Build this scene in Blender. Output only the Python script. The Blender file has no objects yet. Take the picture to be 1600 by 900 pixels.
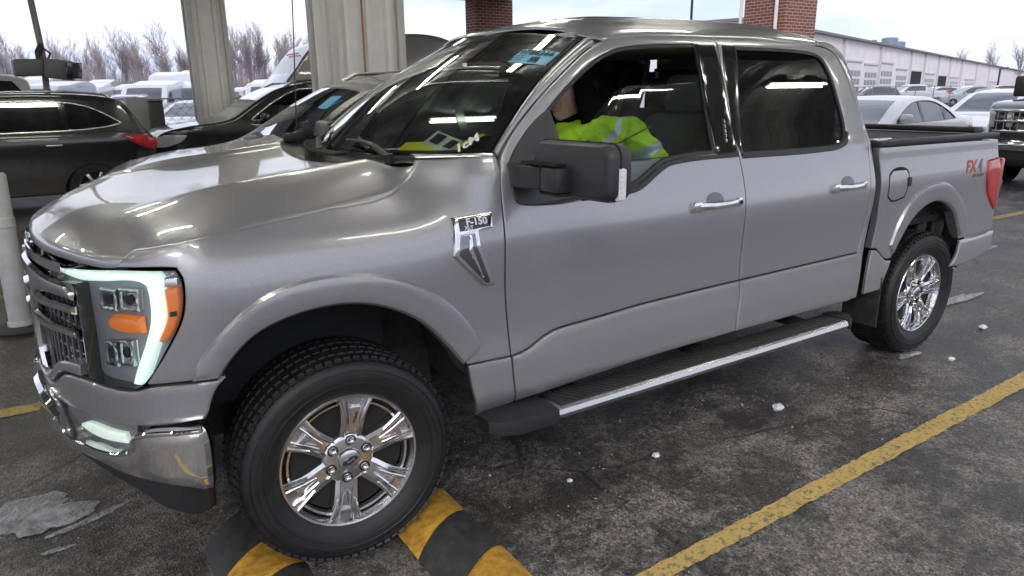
import bpy, bmesh, math, random
from mathutils import Vector, Matrix
from mathutils.geometry import delaunay_2d_cdt
random.seed(7)
SC = bpy.context.scene
COL = SC.collection
# ---------------------------------------------------------------- camera
cd = bpy.data.cameras.new('camera'); cam = bpy.data.objects.new('camera', cd); COL.objects.link(cam)
_r = Vector((0.8383455, -0.5450379, -0.0105099)); _u = Vector((0.1546581, 0.2193105, 0.9633191)); _f = Vector((0.5227406, 0.8092197, -0.2681525))
m = Matrix.Identity(4)
for i in range(3):
    m[i][0] = _r[i]; m[i][1] = _u[i]; m[i][2] = -_f[i]
m[0][3], m[1][3], m[2][3] = -0.7195, -3.1202, 1.6228
cam.matrix_world = m
cd.sensor_width = 36; cd.lens = 36 * 1100.0 / 1600; cd.clip_end = 2000; cd.clip_start = 0.05
SC.camera = cam
# ---------------------------------------------------------------- world, sun, exposure
SUN_EL, SUN_ROT = 38, 215
w = bpy.data.worlds.new('World'); SC.world = w; w.use_nodes = True
nt = w.node_tree; nt.nodes.clear(); N = nt.nodes; L = nt.links
out = N.new('ShaderNodeOutputWorld'); bg = N.new('ShaderNodeBackground')
sky = N.new('ShaderNodeTexSky'); sky.sky_type = 'NISHITA'; sky.sun_disc = False
sky.sun_elevation = math.radians(SUN_EL); sky.sun_rotation = math.radians(SUN_ROT); sky.air_density = 1.2; sky.dust_density = 2.5
tc = N.new('ShaderNodeTexCoord'); mp = N.new('ShaderNodeMapping'); mp.inputs['Scale'].default_value = (1.2, 1.2, 7.0)
nz = N.new('ShaderNodeTexNoise'); nz.inputs['Scale'].default_value = 1.7; nz.inputs['Detail'].default_value = 7; nz.inputs['Roughness'].default_value = .55
rp = N.new('ShaderNodeValToRGB'); rp.color_ramp.elements[0].position = .38; rp.color_ramp.elements[1].position = .56
rp.color_ramp.elements[0].color = (5.0, 5.8, 7.4, 1); rp.color_ramp.elements[1].color = (8.0, 8.1, 9.1, 1)
mx = N.new('ShaderNodeMix'); mx.data_type = 'RGBA'; mx.inputs[0].default_value = .93
L.new(tc.outputs['Generated'], mp.inputs[0]); L.new(mp.outputs[0], nz.inputs['Vector']); L.new(nz.outputs[0], rp.inputs[0])
L.new(sky.outputs[0], mx.inputs[6]); L.new(rp.outputs[0], mx.inputs[7]); L.new(mx.outputs[2], bg.inputs[0])
bg.inputs[1].default_value = 0.085
L.new(bg.outputs[0], out.inputs[0])
sl = bpy.data.lights.new('sun', 'SUN'); sl.energy = 1.0; sl.angle = math.radians(20); sl.color = (1, .96, .9)
so = bpy.data.objects.new('sun', sl); COL.objects.link(so)
so.rotation_euler = (math.radians(90 - SUN_EL), 0, math.radians(180 - SUN_ROT))
SC.view_settings.view_transform = 'Standard'; SC.view_settings.look = 'None'; SC.view_settings.gamma = 1
SC.view_settings.exposure = 0.92
SC.render.engine = 'CYCLES'
SC.cycles.max_bounces = 8; SC.cycles.transparent_max_bounces = 16

# ---------------------------------------------------------------- helpers
def link(o, parent=None):
    COL.objects.link(o)
    if parent is not None: o.parent = parent
    return o
def tag(o, label=None, cat=None, group=None, kind=None):
    if label: o['label'] = label
    if cat: o['category'] = cat
    if group: o['group'] = group
    if kind: o['kind'] = kind
    return o
def empty(name, loc=(0, 0, 0), rz=0, label=None, cat=None, group=None):
    o = bpy.data.objects.new(name, None); link(o); o.location = loc; o.rotation_euler = (0, 0, rz)
    o.empty_display_size = .1
    return tag(o, label, cat, group)
def finish(bm, name, mat, parent=None, smooth=True, ang=32, mw=False, recalc=True):
    bmesh.ops.remove_doubles(bm, verts=bm.verts, dist=1e-5)
    if recalc: bmesh.ops.recalc_face_normals(bm, faces=bm.faces)
    me = bpy.data.meshes.new(name)
    for f in bm.faces: f.smooth = smooth
    if smooth:
        a = math.radians(ang)
        for e in bm.edges:
            if len(e.link_faces) == 2:
                try:
                    if e.calc_face_angle() > a: e.smooth = False
                except ValueError: pass
    bm.to_mesh(me); bm.free()
    mats = mat if isinstance(mat, (list, tuple)) else [mat]
    for q in mats: me.materials.append(q)
    return link(bpy.data.objects.new(name, me), parent)
class MB:
    def __init__(s): s.bm = bmesh.new(); s.mi = 0
    def faces(s, vs, fs):
        V = [s.bm.verts.new(v) for v in vs]
        for f in fs:
            try: q = s.bm.faces.new([V[i] for i in f]); q.material_index = s.mi
            except ValueError: pass
        return V
    def box(s, c, d, rot=None, bev=0):
        t = bmesh.new(); bmesh.ops.create_cube(t, size=1)
        for v in t.verts: v.co = Vector((v.co.x * d[0], v.co.y * d[1], v.co.z * d[2]))
        if bev: bmesh.ops.bevel(t, geom=list(t.edges), offset=bev, segments=2, affect='EDGES', profile=.5)
        return s._add(t, c, rot)
    def _add(s, t, c=(0, 0, 0), rot=None):
        M = Matrix.Translation(c)
        if rot is not None:
            M = M @ (rot if isinstance(rot, Matrix) else (Matrix.Rotation(rot[2], 4, 'Z') @ Matrix.Rotation(rot[1], 4, 'Y') @ Matrix.Rotation(rot[0], 4, 'X')))
        mp_ = {}
        for v in t.verts: mp_[v] = s.bm.verts.new(M @ v.co)
        for f in t.faces:
            q = s.bm.faces.new([mp_[v] for v in f.verts]); q.material_index = s.mi
        t.free()
        return list(mp_.values())
    def tube(s, pts, r, n=8, caps=True, closed=False):
        pts = [Vector(p) for p in pts]; rs = r if isinstance(r, (list, tuple)) else [r] * len(pts)
        rings = []; up = None
        for i, p in enumerate(pts):
            a = pts[i - 1] if i else (pts[-1] if closed else p); b = pts[i + 1] if i < len(pts) - 1 else (pts[0] if closed else p)
            d = (b - a).normalized()
            if up is None: up = d.orthogonal().normalized()
            up = (up - d * up.dot(d)); up = up.normalized() if up.length > 1e-6 else d.orthogonal().normalized()
            sd = d.cross(up)
            rings.append([s.bm.verts.new(p + (up * math.cos(t) + sd * math.sin(t)) * rs[i]) for t in [2 * math.pi * k / n for k in range(n)]])
        R_ = list(zip(rings, rings[1:])) + ([(rings[-1], rings[0])] if closed else [])
        for A, B in R_:
            for k in range(n):
                try: q = s.bm.faces.new((A[k], A[(k + 1) % n], B[(k + 1) % n], B[k])); q.material_index = s.mi
                except ValueError: pass
        if caps and not closed:
            for A in (rings[0], rings[-1]):
                try: q = s.bm.faces.new(A); q.material_index = s.mi
                except ValueError: pass
    def lathe(s, prof, n=48, axis='y', c=(0, 0, 0), a0=0, a1=2 * math.pi):
        # prof: (radius, axial)
        full = abs(a1 - a0 - 2 * math.pi) < 1e-6; cols = n if full else n + 1
        rings = []
        for k in range(cols):
            t = a0 + (a1 - a0) * k / n; row = []
            for r, h in prof:
                if axis == 'y': v = (c[0] + r * math.cos(t), c[1] + h, c[2] + r * math.sin(t))
                elif axis == 'z': v = (c[0] + r * math.cos(t), c[1] + r * math.sin(t), c[2] + h)
                else: v = (c[0] + h, c[1] + r * math.cos(t), c[2] + r * math.sin(t))
                row.append(s.bm.verts.new(v))
            rings.append(row)
        for k in range(n):
            A = rings[k]; B = rings[(k + 1) % cols]
            for i in range(len(prof) - 1):
                try: q = s.bm.faces.new((A[i], A[i + 1], B[i + 1], B[i])); q.material_index = s.mi
                except ValueError: pass
    def loft(s, rings, closed=True, caps=True):
        R_ = [[s.bm.verts.new(p) for p in r] for r in rings]
        for A, B in zip(R_, R_[1:]):
            n = len(A)
            for k in range(n if closed else n - 1):
                try: q = s.bm.faces.new((A[k], A[(k + 1) % n], B[(k + 1) % n], B[k])); q.material_index = s.mi
                except ValueError: pass
        if caps:
            for A in (R_[0], R_[-1]):
                try: q = s.bm.faces.new(A); q.material_index = s.mi
                except ValueError: pass
    def prism(s, poly, h, M=Matrix.Identity(4), bev=0):
        # poly in local XY, extruded 0..h in local Z
        t = bmesh.new(); V = [t.verts.new((x, y, 0)) for x, y in poly]
        f = t.faces.new(V); r = bmesh.ops.extrude_face_region(t, geom=[f])
        for v in r['geom']:
            if isinstance(v, bmesh.types.BMVert): v.co.z += h
        bmesh.ops.recalc_face_normals(t, faces=t.faces)
        if bev: bmesh.ops.bevel(t, geom=list(t.edges), offset=bev, segments=2, affect='EDGES', profile=.5)
        return s._add(t, (0, 0, 0), M)
    def build(s, name, mat, parent=None, smooth=True, ang=32, recalc=True): return finish(s.bm, name, mat, parent, smooth, ang, recalc=recalc)
def copy_tree(o, parent=None):
    c = o.copy(); link(c, parent)
    c.matrix_parent_inverse = o.matrix_parent_inverse.copy()
    for ch in list(o.children): copy_tree(ch, c)
    return c
def text_mesh(body, size, extrude=.002, align='CENTER', bold=0.0, shear=0.0):
    cu = bpy.data.curves.new('lettering', 'FONT'); cu.body = body; cu.size = size; cu.extrude = extrude; cu.align_x = align; cu.align_y = 'CENTER'
    cu.offset = bold; cu.shear = shear; cu.resolution_u = 3
    o = bpy.data.objects.new('lettering', cu); COL.objects.link(o)
    bpy.context.view_layer.update()
    me = bpy.data.meshes.new_from_object(o.evaluated_get(bpy.context.evaluated_depsgraph_get()))
    bpy.data.objects.remove(o); bpy.data.curves.remove(cu)
    return me
def text_obj(name, body, size, M, mat, parent, **k):
    me = text_mesh(body, size, **k); me.transform(M); me.materials.clear(); me.materials.append(mat)
    return link(bpy.data.objects.new(name, me), parent)

# ---------------------------------------------------------------- materials
def mat(name, col, rough=.5, metal=0., coat=0., coat_rough=.05, spec=.5, noise=None, bump=None, emis=None, trans=0, alpha=1, ior=1.5, aniso=0):
    m = bpy.data.materials.new(name); m.use_nodes = True; t = m.node_tree; b = t.nodes['Principled BSDF']
    c = (*col, 1) if len(col) == 3 else col
    b.inputs['Base Color'].default_value = c; b.inputs['Roughness'].default_value = rough; b.inputs['Metallic'].default_value = metal
    b.inputs['Coat Weight'].default_value = coat; b.inputs['Coat Roughness'].default_value = coat_rough; b.inputs['Specular IOR Level'].default_value = spec
    b.inputs['Transmission Weight'].default_value = trans; b.inputs['Alpha'].default_value = alpha; b.inputs['IOR'].default_value = ior
    if emis: b.inputs['Emission Color'].default_value = (*emis[0], 1); b.inputs['Emission Strength'].default_value = emis[1]
    tcx = t.nodes.new('ShaderNodeTexCoord')
    if noise:   # (scale, lo mult, hi mult, rough variation)
        n = t.nodes.new('ShaderNodeTexNoise'); n.inputs['Scale'].default_value = noise[0]; n.inputs['Detail'].default_value = 6; n.inputs['Roughness'].default_value = .65
        t.links.new(tcx.outputs['Object'], n.inputs['Vector'])
        r = t.nodes.new('ShaderNodeValToRGB'); r.color_ramp.elements[0].position = .3; r.color_ramp.elements[1].position = .7
        r.color_ramp.elements[0].color = (*[x * noise[1] for x in c[:3]], 1); r.color_ramp.elements[1].color = (*[min(1, x * noise[2]) for x in c[:3]], 1)
        t.links.new(n.outputs[0], r.inputs[0]); t.links.new(r.outputs[0], b.inputs['Base Color'])
        if len(noise) > 3:
            mr = t.nodes.new('ShaderNodeMapRange'); mr.inputs[3].default_value = max(0, rough - noise[3]); mr.inputs[4].default_value = rough + noise[3]
            t.links.new(n.outputs[0], mr.inputs[0]); t.links.new(mr.outputs[0], b.inputs['Roughness'])
    if bump:    # (scale, strength, distance)
        n = t.nodes.new('ShaderNodeTexNoise'); n.inputs['Scale'].default_value = bump[0]; n.inputs['Detail'].default_value = 5
        t.links.new(tcx.outputs['Object'], n.inputs['Vector'])
        bp = t.nodes.new('ShaderNodeBump'); bp.inputs['Strength'].default_value = bump[1]; bp.inputs['Distance'].default_value = bump[2]
        t.links.new(n.outputs[0], bp.inputs['Height']); t.links.new(bp.outputs[0], b.inputs['Normal'])
    return m
def glass_mat(name, tint, alpha_spec=.0, rough=.0, fres=1.45, base=.0, haze=None):
    # thin pane: tinted see-through with mirror reflection by angle
    m = bpy.data.materials.new(name); m.use_nodes = True; t = m.node_tree; t.nodes.clear()
    o = t.nodes.new('ShaderNodeOutputMaterial'); tr = t.nodes.new('ShaderNodeBsdfTransparent'); tr.inputs[0].default_value = (*tint, 1)
    g = t.nodes.new('ShaderNodeBsdfGlossy'); g.inputs['Roughness'].default_value = rough; g.inputs[0].default_value = (.95, .97, 1, 1)
    f = t.nodes.new('ShaderNodeFresnel'); f.inputs[0].default_value = fres
    mr = t.nodes.new('ShaderNodeMath'); mr.operation = 'MULTIPLY_ADD'; mr.inputs[1].default_value = 1.6; mr.inputs[2].default_value = base; mr.use_clamp = True
    mx = t.nodes.new('ShaderNodeMixShader'); t.links.new(f.outputs[0], mr.inputs[0]); t.links.new(mr.outputs[0], mx.inputs[0])
    t.links.new(tr.outputs[0], mx.inputs[1]); t.links.new(g.outputs[0], mx.inputs[2])
    last = mx
    if haze:
        d = t.nodes.new('ShaderNodeBsdfDiffuse'); d.inputs[0].default_value = (*haze[0], 1); m2 = t.nodes.new('ShaderNodeMixShader'); m2.inputs[0].default_value = haze[1]
        t.links.new(mx.outputs[0], m2.inputs[1]); t.links.new(d.outputs[0], m2.inputs[2]); last = m2
    t.links.new(last.outputs[0], o.inputs[0])
    return m
def paint_mat(name, col, metal=.55, rough=.33, dirt=(.2, .18, .16), dz=.75, damt=.45):
    m = mat(name, col, rough=rough, metal=metal, coat=.85, coat_rough=.03)
    t = m.node_tree; b = t.nodes['Principled BSDF']
    g = t.nodes.new('ShaderNodeNewGeometry'); sx = t.nodes.new('ShaderNodeSeparateXYZ'); t.links.new(g.outputs['Position'], sx.inputs[0])
    mr = t.nodes.new('ShaderNodeMapRange'); mr.inputs[1].default_value = .35; mr.inputs[2].default_value = dz; mr.inputs[3].default_value = 1; mr.inputs[4].default_value = .10
    t.links.new(sx.outputs['Z'], mr.inputs[0])
    n = t.nodes.new('ShaderNodeTexNoise'); n.inputs['Scale'].default_value = 9; n.inputs['Detail'].default_value = 9; n.inputs['Roughness'].default_value = .7; t.links.new(g.outputs['Position'], n.inputs['Vector'])
    n2 = t.nodes.new('ShaderNodeTexNoise'); n2.inputs['Scale'].default_value = 140; n2.inputs['Detail'].default_value = 2; t.links.new(g.outputs['Position'], n2.inputs['Vector'])
    mm = t.nodes.new('ShaderNodeMath'); mm.operation = 'MULTIPLY'; t.links.new(mr.outputs[0], mm.inputs[0]); t.links.new(n.outputs[0], mm.inputs[1])
    m3 = t.nodes.new('ShaderNodeMath'); m3.operation = 'MULTIPLY'; m3.inputs[1].default_value = damt * 2; m3.use_clamp = True; t.links.new(mm.outputs[0], m3.inputs[0])
    mix = t.nodes.new('ShaderNodeMix'); mix.data_type = 'RGBA'; mix.inputs[6].default_value = (*col, 1); mix.inputs[7].default_value = (*dirt, 1); t.links.new(m3.outputs[0], mix.inputs[0])
    t.links.new(mix.outputs[2], b.inputs['Base Color'])
    m4 = t.nodes.new('ShaderNodeMapRange'); m4.inputs[3].default_value = .85; m4.inputs[4].default_value = .25; t.links.new(m3.outputs[0], m4.inputs[0]); t.links.new(m4.outputs[0], b.inputs['Coat Weight'])
    m5 = t.nodes.new('ShaderNodeMapRange'); m5.inputs[3].default_value = rough; m5.inputs[4].default_value = .7; t.links.new(m3.outputs[0], m5.inputs[0]); t.links.new(m5.outputs[0], b.inputs['Roughness'])
    fl = t.nodes.new('ShaderNodeTexNoise'); fl.inputs['Scale'].default_value = 520; fl.inputs['Detail'].default_value = 1; t.links.new(g.outputs['Position'], fl.inputs['Vector'])
    fr_ = t.nodes.new('ShaderNodeMapRange'); fr_.inputs[1].default_value = .3; fr_.inputs[2].default_value = .7; fr_.inputs[3].default_value = .86; fr_.inputs[4].default_value = 1.14; t.links.new(fl.outputs[0], fr_.inputs[0])
    fm_ = t.nodes.new('ShaderNodeMix'); fm_.data_type = 'RGBA'; fm_.blend_type = 'MULTIPLY'; fm_.inputs[0].default_value = 1; t.links.new(mix.outputs[2], fm_.inputs[6]); t.links.new(fr_.outputs[0], fm_.inputs[7]); t.links.new(fm_.outputs[2], b.inputs['Base Color'])
    # fine flake / orange peel bump
    bp = t.nodes.new('ShaderNodeBump'); bp.inputs['Strength'].default_value = .04; bp.inputs['Distance'].default_value = .001; t.links.new(n2.outputs[0], bp.inputs['Height']); t.links.new(bp.outputs[0], b.inputs['Normal'])
    return m
M = {}
M['paint'] = paint_mat('silver grey metallic paint', (.335, .328, .352), metal=.58, rough=.30, dirt=(.30, .285, .275))
M['chrome'] = mat('chrome', (.78, .77, .78), rough=.06, metal=1, noise=(14, .8, 1.05, .04))
M['wheelchrome'] = mat('bright wheel finish', (.74, .74, .77), rough=.19, metal=1, noise=(30, .75, 1.1, .06))
M['satin'] = mat('brushed aluminium', (.55, .55, .56), rough=.25, metal=1)
M['plastic'] = mat('black moulded plastic', (.018, .018, .020), rough=.5, bump=(900, .25, .0006))
M['mirrorplastic'] = mat('charcoal grained plastic', (.028, .028, .032), rough=.40, bump=(1300, .3, .0005))
M['gloss'] = mat('gloss black trim', (.012, .012, .013), rough=.08, coat=.5)
M['rubber'] = mat('tyre rubber', (.0075, .0075, .0085), rough=.55, noise=(18, .7, 1.7, .1), bump=(240, .3, .0008))
M['dark'] = mat('dark underside', (.008, .008, .008), rough=.85)
M['liner'] = mat('wheel arch liner', (.018, .018, .018), rough=.8, noise=(20, .5, 2.2), bump=(60, .5, .003))
M['disc'] = mat('rusty brake disc', (.16, .10, .07), rough=.55, metal=.7, noise=(30, .6, 1.4))
M['wind'] = glass_mat('windscreen glass', (.84, .92, .88), fres=1.5, base=.05)
M['glass'] = glass_mat('side window glass', (.80, .86, .84), fres=1.45, base=.01)
M['privacy'] = glass_mat('privacy glass', (.13, .14, .145), fres=1.5, base=.03)
M['lens'] = glass_mat('clear lamp lens', (.92, .94, .95), fres=1.45, base=.0)
M['drl'] = mat('daytime running light', (.8, .85, .82), rough=.3, emis=((.74, 1.0, .88), .42))
M['fog'] = mat('lit fog lamp bar', (.7, .75, .7), rough=.2, emis=((.70, 1.0, .82), .16))
M['amber'] = mat('glowing amber lens', (.75, .20, .03), rough=.25, coat=.6, emis=((1, .25, .03), .12))  # slight glow of its own added, the side reflector is no lamp
M['redlens'] = mat('red tail lamp', (.45, .015, .02), rough=.12, coat=.8, noise=(8, .7, 1.3))
M['seat'] = mat('dark grey seat cloth', (.15, .15, .155), rough=.9, bump=(500, .3, .002))
M['interior'] = mat('interior plastic', (.15, .15, .152), rough=.7)
M['headliner'] = mat('light headliner', (.45, .45, .44), rough=.9)
M['white'] = mat('white', (.75, .75, .76), rough=.5)
M['ink'] = mat('black ink', (.02, .02, .02), rough=.6)
M['wood'] = mat('wood', (.2, .15, .1), rough=.8)
import math
def lerp1(t,T):
    if t<=T[0][0]: return T[0][1]
    for a,b in zip(T,T[1:]):
        if t<=b[0]:
            return a[1]+(b[1]-a[1])*(t-a[0])/(b[0]-a[0])
    return T[-1][1]
def spl(t,T):
    # monotone-ish cubic hermite
    n=len(T)
    if t<=T[0][0]: return T[0][1]
    if t>=T[-1][0]: return T[-1][1]
    for i in range(n-1):
        if t<=T[i+1][0]:
            x0,y0=T[i];x1,y1=T[i+1];h=x1-x0;d=(y1-y0)/h
            def m(j):
                if j==0 : return (T[1][1]-T[0][1])/(T[1][0]-T[0][0])
                if j==n-1: return (T[-1][1]-T[-2][1])/(T[-1][0]-T[-2][0])
                a=(T[j][1]-T[j-1][1])/(T[j][0]-T[j-1][0]);b=(T[j+1][1]-T[j][1])/(T[j+1][0]-T[j][0])
                return 0 if a*b<=0 else 2*a*b/(a+b)
            s=(t-x0)/h;m0=m(i)*h;m1=m(i+1)*h
            return y0*(2*s**3-3*s*s+1)+m0*(s**3-2*s*s+s)+y1*(-2*s**3+3*s*s)+m1*(s**3-s*s)
# plan curve of nose: arclength u<-0.3 ; (x, y)
NOSE=[(-.30,1.0),(-.38,.997),(-.46,.975),(-.54,.935),(-.62,.868),(-.685,.78),(-.73,.68),(-.77,.57),(-.81,.43),(-.838,.27),(-.852,.12),(-.855,0.0)]
_c=[0.0]
for a,b in zip(NOSE,NOSE[1:]): _c.append(_c[-1]+math.hypot(b[0]-a[0],b[1]-a[1]))
NX=[(c,p[0]) for c,p in zip(_c,NOSE)];NY=[(c,p[1]) for c,p in zip(_c,NOSE)];NL=_c[-1]
PROF=[(.36,.89),(.42,.945),(.47,.985),(.51,1.0),(.60,1.0),(.75,.992),(.90,.996),(1.02,1.004),(1.09,1.006),(1.14,1.0),(1.22,.98),(1.30,.958),(1.345,.945),(1.37,.93),(1.50,.872),(1.70,.79),(1.82,.735),(1.86,.70),(1.90,.63)]
PROFF=[(.36,.89),(.42,.945),(.47,.985),(.51,1.0),(.60,1.0),(.75,.995),(.90,1.0),(1.02,1.004),(1.09,.998),(1.14,.984),(1.19,.957),(1.235,.918),(1.28,.875),(1.33,.83),(1.40,.78)]
def sm(t): t=max(0,min(1,t)); return t*t*(3-2*t)
def flare(x,z,c,r0,r1,h):
    r=math.hypot((x-c[0]),(z-c[1])*c[2])
    if r>r1+.012: return 0
    return h*(1-sm((r-r1)/.012)) if r>r1-.0 else h
def W(x,z):
    f=sm((x-.22)/.42)
    g=spl(z,PROF)*f+spl(z,PROFF)*(1-f)
    if z>1.345:
        # greenhouse narrows slightly toward rear and front
        g-=.0
    # bedside: straighter
    if x>2.992 and z<1.37:
        b=spl(z,[(.36,.89),(.47,.985),(.51,1.0),(.60,1.0),(.75,.992),(.95,.998),(1.10,1.006),(1.16,1.0),(1.25,.99),(1.33,.985)]); g=b
    return g
def nose_dx(z):
    # lean back of the nose with height (positive = rearwards)
    return spl(z,[(.45,.0),(.75,-.005),(.9,0.0),(1.10,.012),(1.17,.03),(1.22,.07)])
def P(u,z,off=0.0,side=-1):
    if u>=-.30:
        return (u,side*(W(u,z)+off),z)
    s=-.30-u
    if s>NL: s=NL
    x=spl(s,NX);y=spl(s,NY)
    e=.01
    dx=spl(min(s+e,NL),NX)-spl(max(s-e,0),NX);dy=spl(min(s+e,NL),NY)-spl(max(s-e,0),NY)
    l=math.hypot(dx,dy) or 1;nx,ny=dy/l,-dx/l   # outward normal (-x,+y)
    if s>=NL-1e-6: nx,ny=-1,0
    w=sm(s/.35)
    wz=W(-.30,z)-1.0
    o=off+wz*(1-w)
    x+=nx*o+nose_dx(z)*w; y+=ny*o
    return (x,side*max(y,0),z)
# ---------------------------------------------------------------- panels over a curved skin
def dedupe(p, e=1e-4):
    o = []
    for q in p:
        if not o or math.hypot(q[0] - o[-1][0], q[1] - o[-1][1]) > e: o.append(q)
    if len(o) > 1 and math.hypot(o[0][0] - o[-1][0], o[0][1] - o[-1][1]) < e: o.pop()
    return o
def smooth_outline(pts, step, corner=38):
    pts = dedupe(pts); n = len(pts); isc = []
    for i in range(n):
        a, b, c = pts[i - 1], pts[i], pts[(i + 1) % n]
        t = math.degrees(abs(math.atan2((b[0] - a[0]) * (c[1] - b[1]) - (b[1] - a[1]) * (c[0] - b[0]), (b[0] - a[0]) * (c[0] - b[0]) + (b[1] - a[1]) * (c[1] - b[1]))))
        isc.append(t > corner)
    o = []
    for i in range(n):
        p0, p1, p2, p3 = pts[i - 1], pts[i], pts[(i + 1) % n], pts[(i + 2) % n]
        if isc[i]: p0 = (2 * p1[0] - p2[0], 2 * p1[1] - p2[1])
        if isc[(i + 1) % n]: p3 = (2 * p2[0] - p1[0], 2 * p2[1] - p1[1])
        d = math.hypot(p2[0] - p1[0], p2[1] - p1[1]); k = max(1, int(math.ceil(d / step)))
        def tan(a, b, c):   # chord-length scaled tangent at b, for a segment of length d
            la = math.hypot(b[0] - a[0], b[1] - a[1]) + 1e-9; lc = math.hypot(c[0] - b[0], c[1] - b[1]) + 1e-9
            return tuple(((b[j] - a[j]) / la + (c[j] - b[j]) / lc) * .5 * d for j in (0, 1))
        t1, t2 = tan(p0, p1, p2), tan(p1, p2, p3)
        for s in range(k):
            s /= k; a, b, c, e = 2 * s**3 - 3 * s * s + 1, s**3 - 2 * s * s + s, -2 * s**3 + 3 * s * s, s**3 - s * s
            o.append(tuple(a * p1[j] + b * t1[j] + c * p2[j] + e * t2[j] for j in (0, 1)))
    return dedupe(o, step * .15)
def area(p): return .5 * sum(p[i - 1][0] * p[i][1] - p[i][0] * p[i - 1][1] for i in range(len(p)))
def inset(p, d):
    n = len(p); o = []
    for i in range(n):
        a, b, c = p[i - 1], p[i], p[(i + 1) % n]
        def nr(u, v):
            dx, dy = v[0] - u[0], v[1] - u[1]; l = math.hypot(dx, dy) or 1; return (-dy / l, dx / l)
        n1, n2 = nr(a, b), nr(b, c); mx, my = n1[0] + n2[0], n1[1] + n2[1]; l = math.hypot(mx, my)
        if l < .3: o.append((b[0] + n1[0] * d, b[1] + n1[1] * d)); continue
        k = min(2.0, 2 / (l * l)); o.append((b[0] + mx * d * k, b[1] + my * d * k))
    return o
def pip(q, p):
    c = False; x, y = q; j = len(p) - 1
    for i in range(len(p)):
        xi, yi = p[i]; xj, yj = p[j]
        if (yi > y) != (yj > y) and x < (xj - xi) * (y - yi) / (yj - yi) + xi: c = not c
        j = i
    return c
def dseg(q, p):
    best = 1e9; x, y = q; n = len(p)
    for i in range(n):
        ax, ay = p[i - 1]; bx, by = p[i]; dx, dy = bx - ax, by - ay; l = dx * dx + dy * dy
        t = ((x - ax) * dx + (y - ay) * dy) / l if l else 0; t = 0 if t < 0 else 1 if t > 1 else t
        ex, ey = x - ax - t * dx, y - ay - t * dy; e = ex * ex + ey * ey
        if e < best: best = e
    return math.sqrt(best)
def triangulate(poly, holes, step, dw):
    # outer + holes -> (verts2d, faces, boundary loops)
    loops = [poly] + list(holes); vs = []; es = []
    for lp in loops:
        b = len(vs); vs += lp; es += [(b + i, b + (i + 1) % len(lp)) for i in range(len(lp))]
    for lp in loops:
        for d in ((dw * .4, dw) if dw else ()):
            for q in inset(lp, d):
                if pip(q, poly) and not any(pip(q, h) for h in holes) and min(dseg(q, l2) for l2 in loops) > d * .6: vs.append(q)
    xs = [q[0] for q in poly]; ys = [q[1] for q in poly]; r = 0; y = min(ys)
    while y < max(ys):
        x = min(xs) + (step * .5 if r % 2 else 0)
        while x < max(xs):
            q = (x, y)
            if pip(q, poly) and not any(pip(q, h) for h in holes) and min(dseg(q, l2) for l2 in loops) > max(dw + step * .35, step * .5): vs.append(q)
            x += step
        y += step * .866; r += 1
    res = delaunay_2d_cdt([Vector(v) for v in vs], es, [], 0, 1e-6)
    V, F = [tuple(v) for v in res[0]], res[2]; G = []
    for f in F:
        c = (sum(V[i][0] for i in f) / len(f), sum(V[i][1] for i in f) / len(f))
        if pip(c, poly) and not any(pip(c, h) for h in holes): G.append(f)
    return V, G, loops
def panel(name, outline, mt, parent=None, fn=None, off=0., step=.03, gap=.0030, bev=.003, dw=.006, thick=.018, holes=(), sides=(-1,), curve=True, bstep=None, label=None):
    bstep = bstep or min(step * .6, .02)
    poly = smooth_outline(outline, bstep) if curve else smooth_outline(outline, bstep, corner=-1)
    if area(poly) < 0: poly.reverse()
    if gap: poly = inset(poly, gap)
    hs = []
    for h in holes:
        h = smooth_outline(h, bstep) if curve else smooth_outline(h, bstep, corner=-1)
        if area(h) > 0: h.reverse()
        hs.append(h)
    V, G, loops = triangulate(poly, hs, step, dw)
    used = sorted({i for f in G for i in f}); D = {}
    for i in used:
        d = min(dseg(V[i], l2) for l2 in loops); D[i] = 0 if d > dw or not dw else -bev * (1 - math.sqrt(max(0, 1 - (1 - d / dw)**2)))
    out = []
    for s in sides:
        bm = bmesh.new(); mp_ = {i: bm.verts.new(fn(V[i][0], V[i][1], off + D[i], s)) for i in used}
        for f in G:
            try: bm.faces.new([mp_[i] for i in (f if s < 0 else f[::-1])])
            except ValueError: pass
        if thick:
            bd = [e for e in bm.edges if len(e.link_faces) == 1]; low = {}
            inv = {v: k for k, v in mp_.items()}
            for e in bd:
                for v in e.verts:
                    if v not in low: k = inv[v]; low[v] = bm.verts.new(fn(V[k][0], V[k][1], off - thick, s))
            for e in bd:
                a, b = e.verts
                f = e.link_faces[0]; vl = list(f.verts); ia = vl.index(a)
                if vl[(ia + 1) % len(vl)] == b: a, b = b, a
                try: bm.faces.new((a, b, low[b], low[a]))
                except ValueError: pass
        o = finish(bm, name, mt, parent, recalc=False)
        if label: o['label'] = label
        out.append(o)
    return out[0] if len(out) == 1 else out
WIDE = 1.04      # the far flank stands a touch further out
def PS(u, z, off=0., s=-1):
    x, y, z = P(u, z, off, s)
    return Vector((x, y * (WIDE if s > 0 else 1), z))

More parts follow.
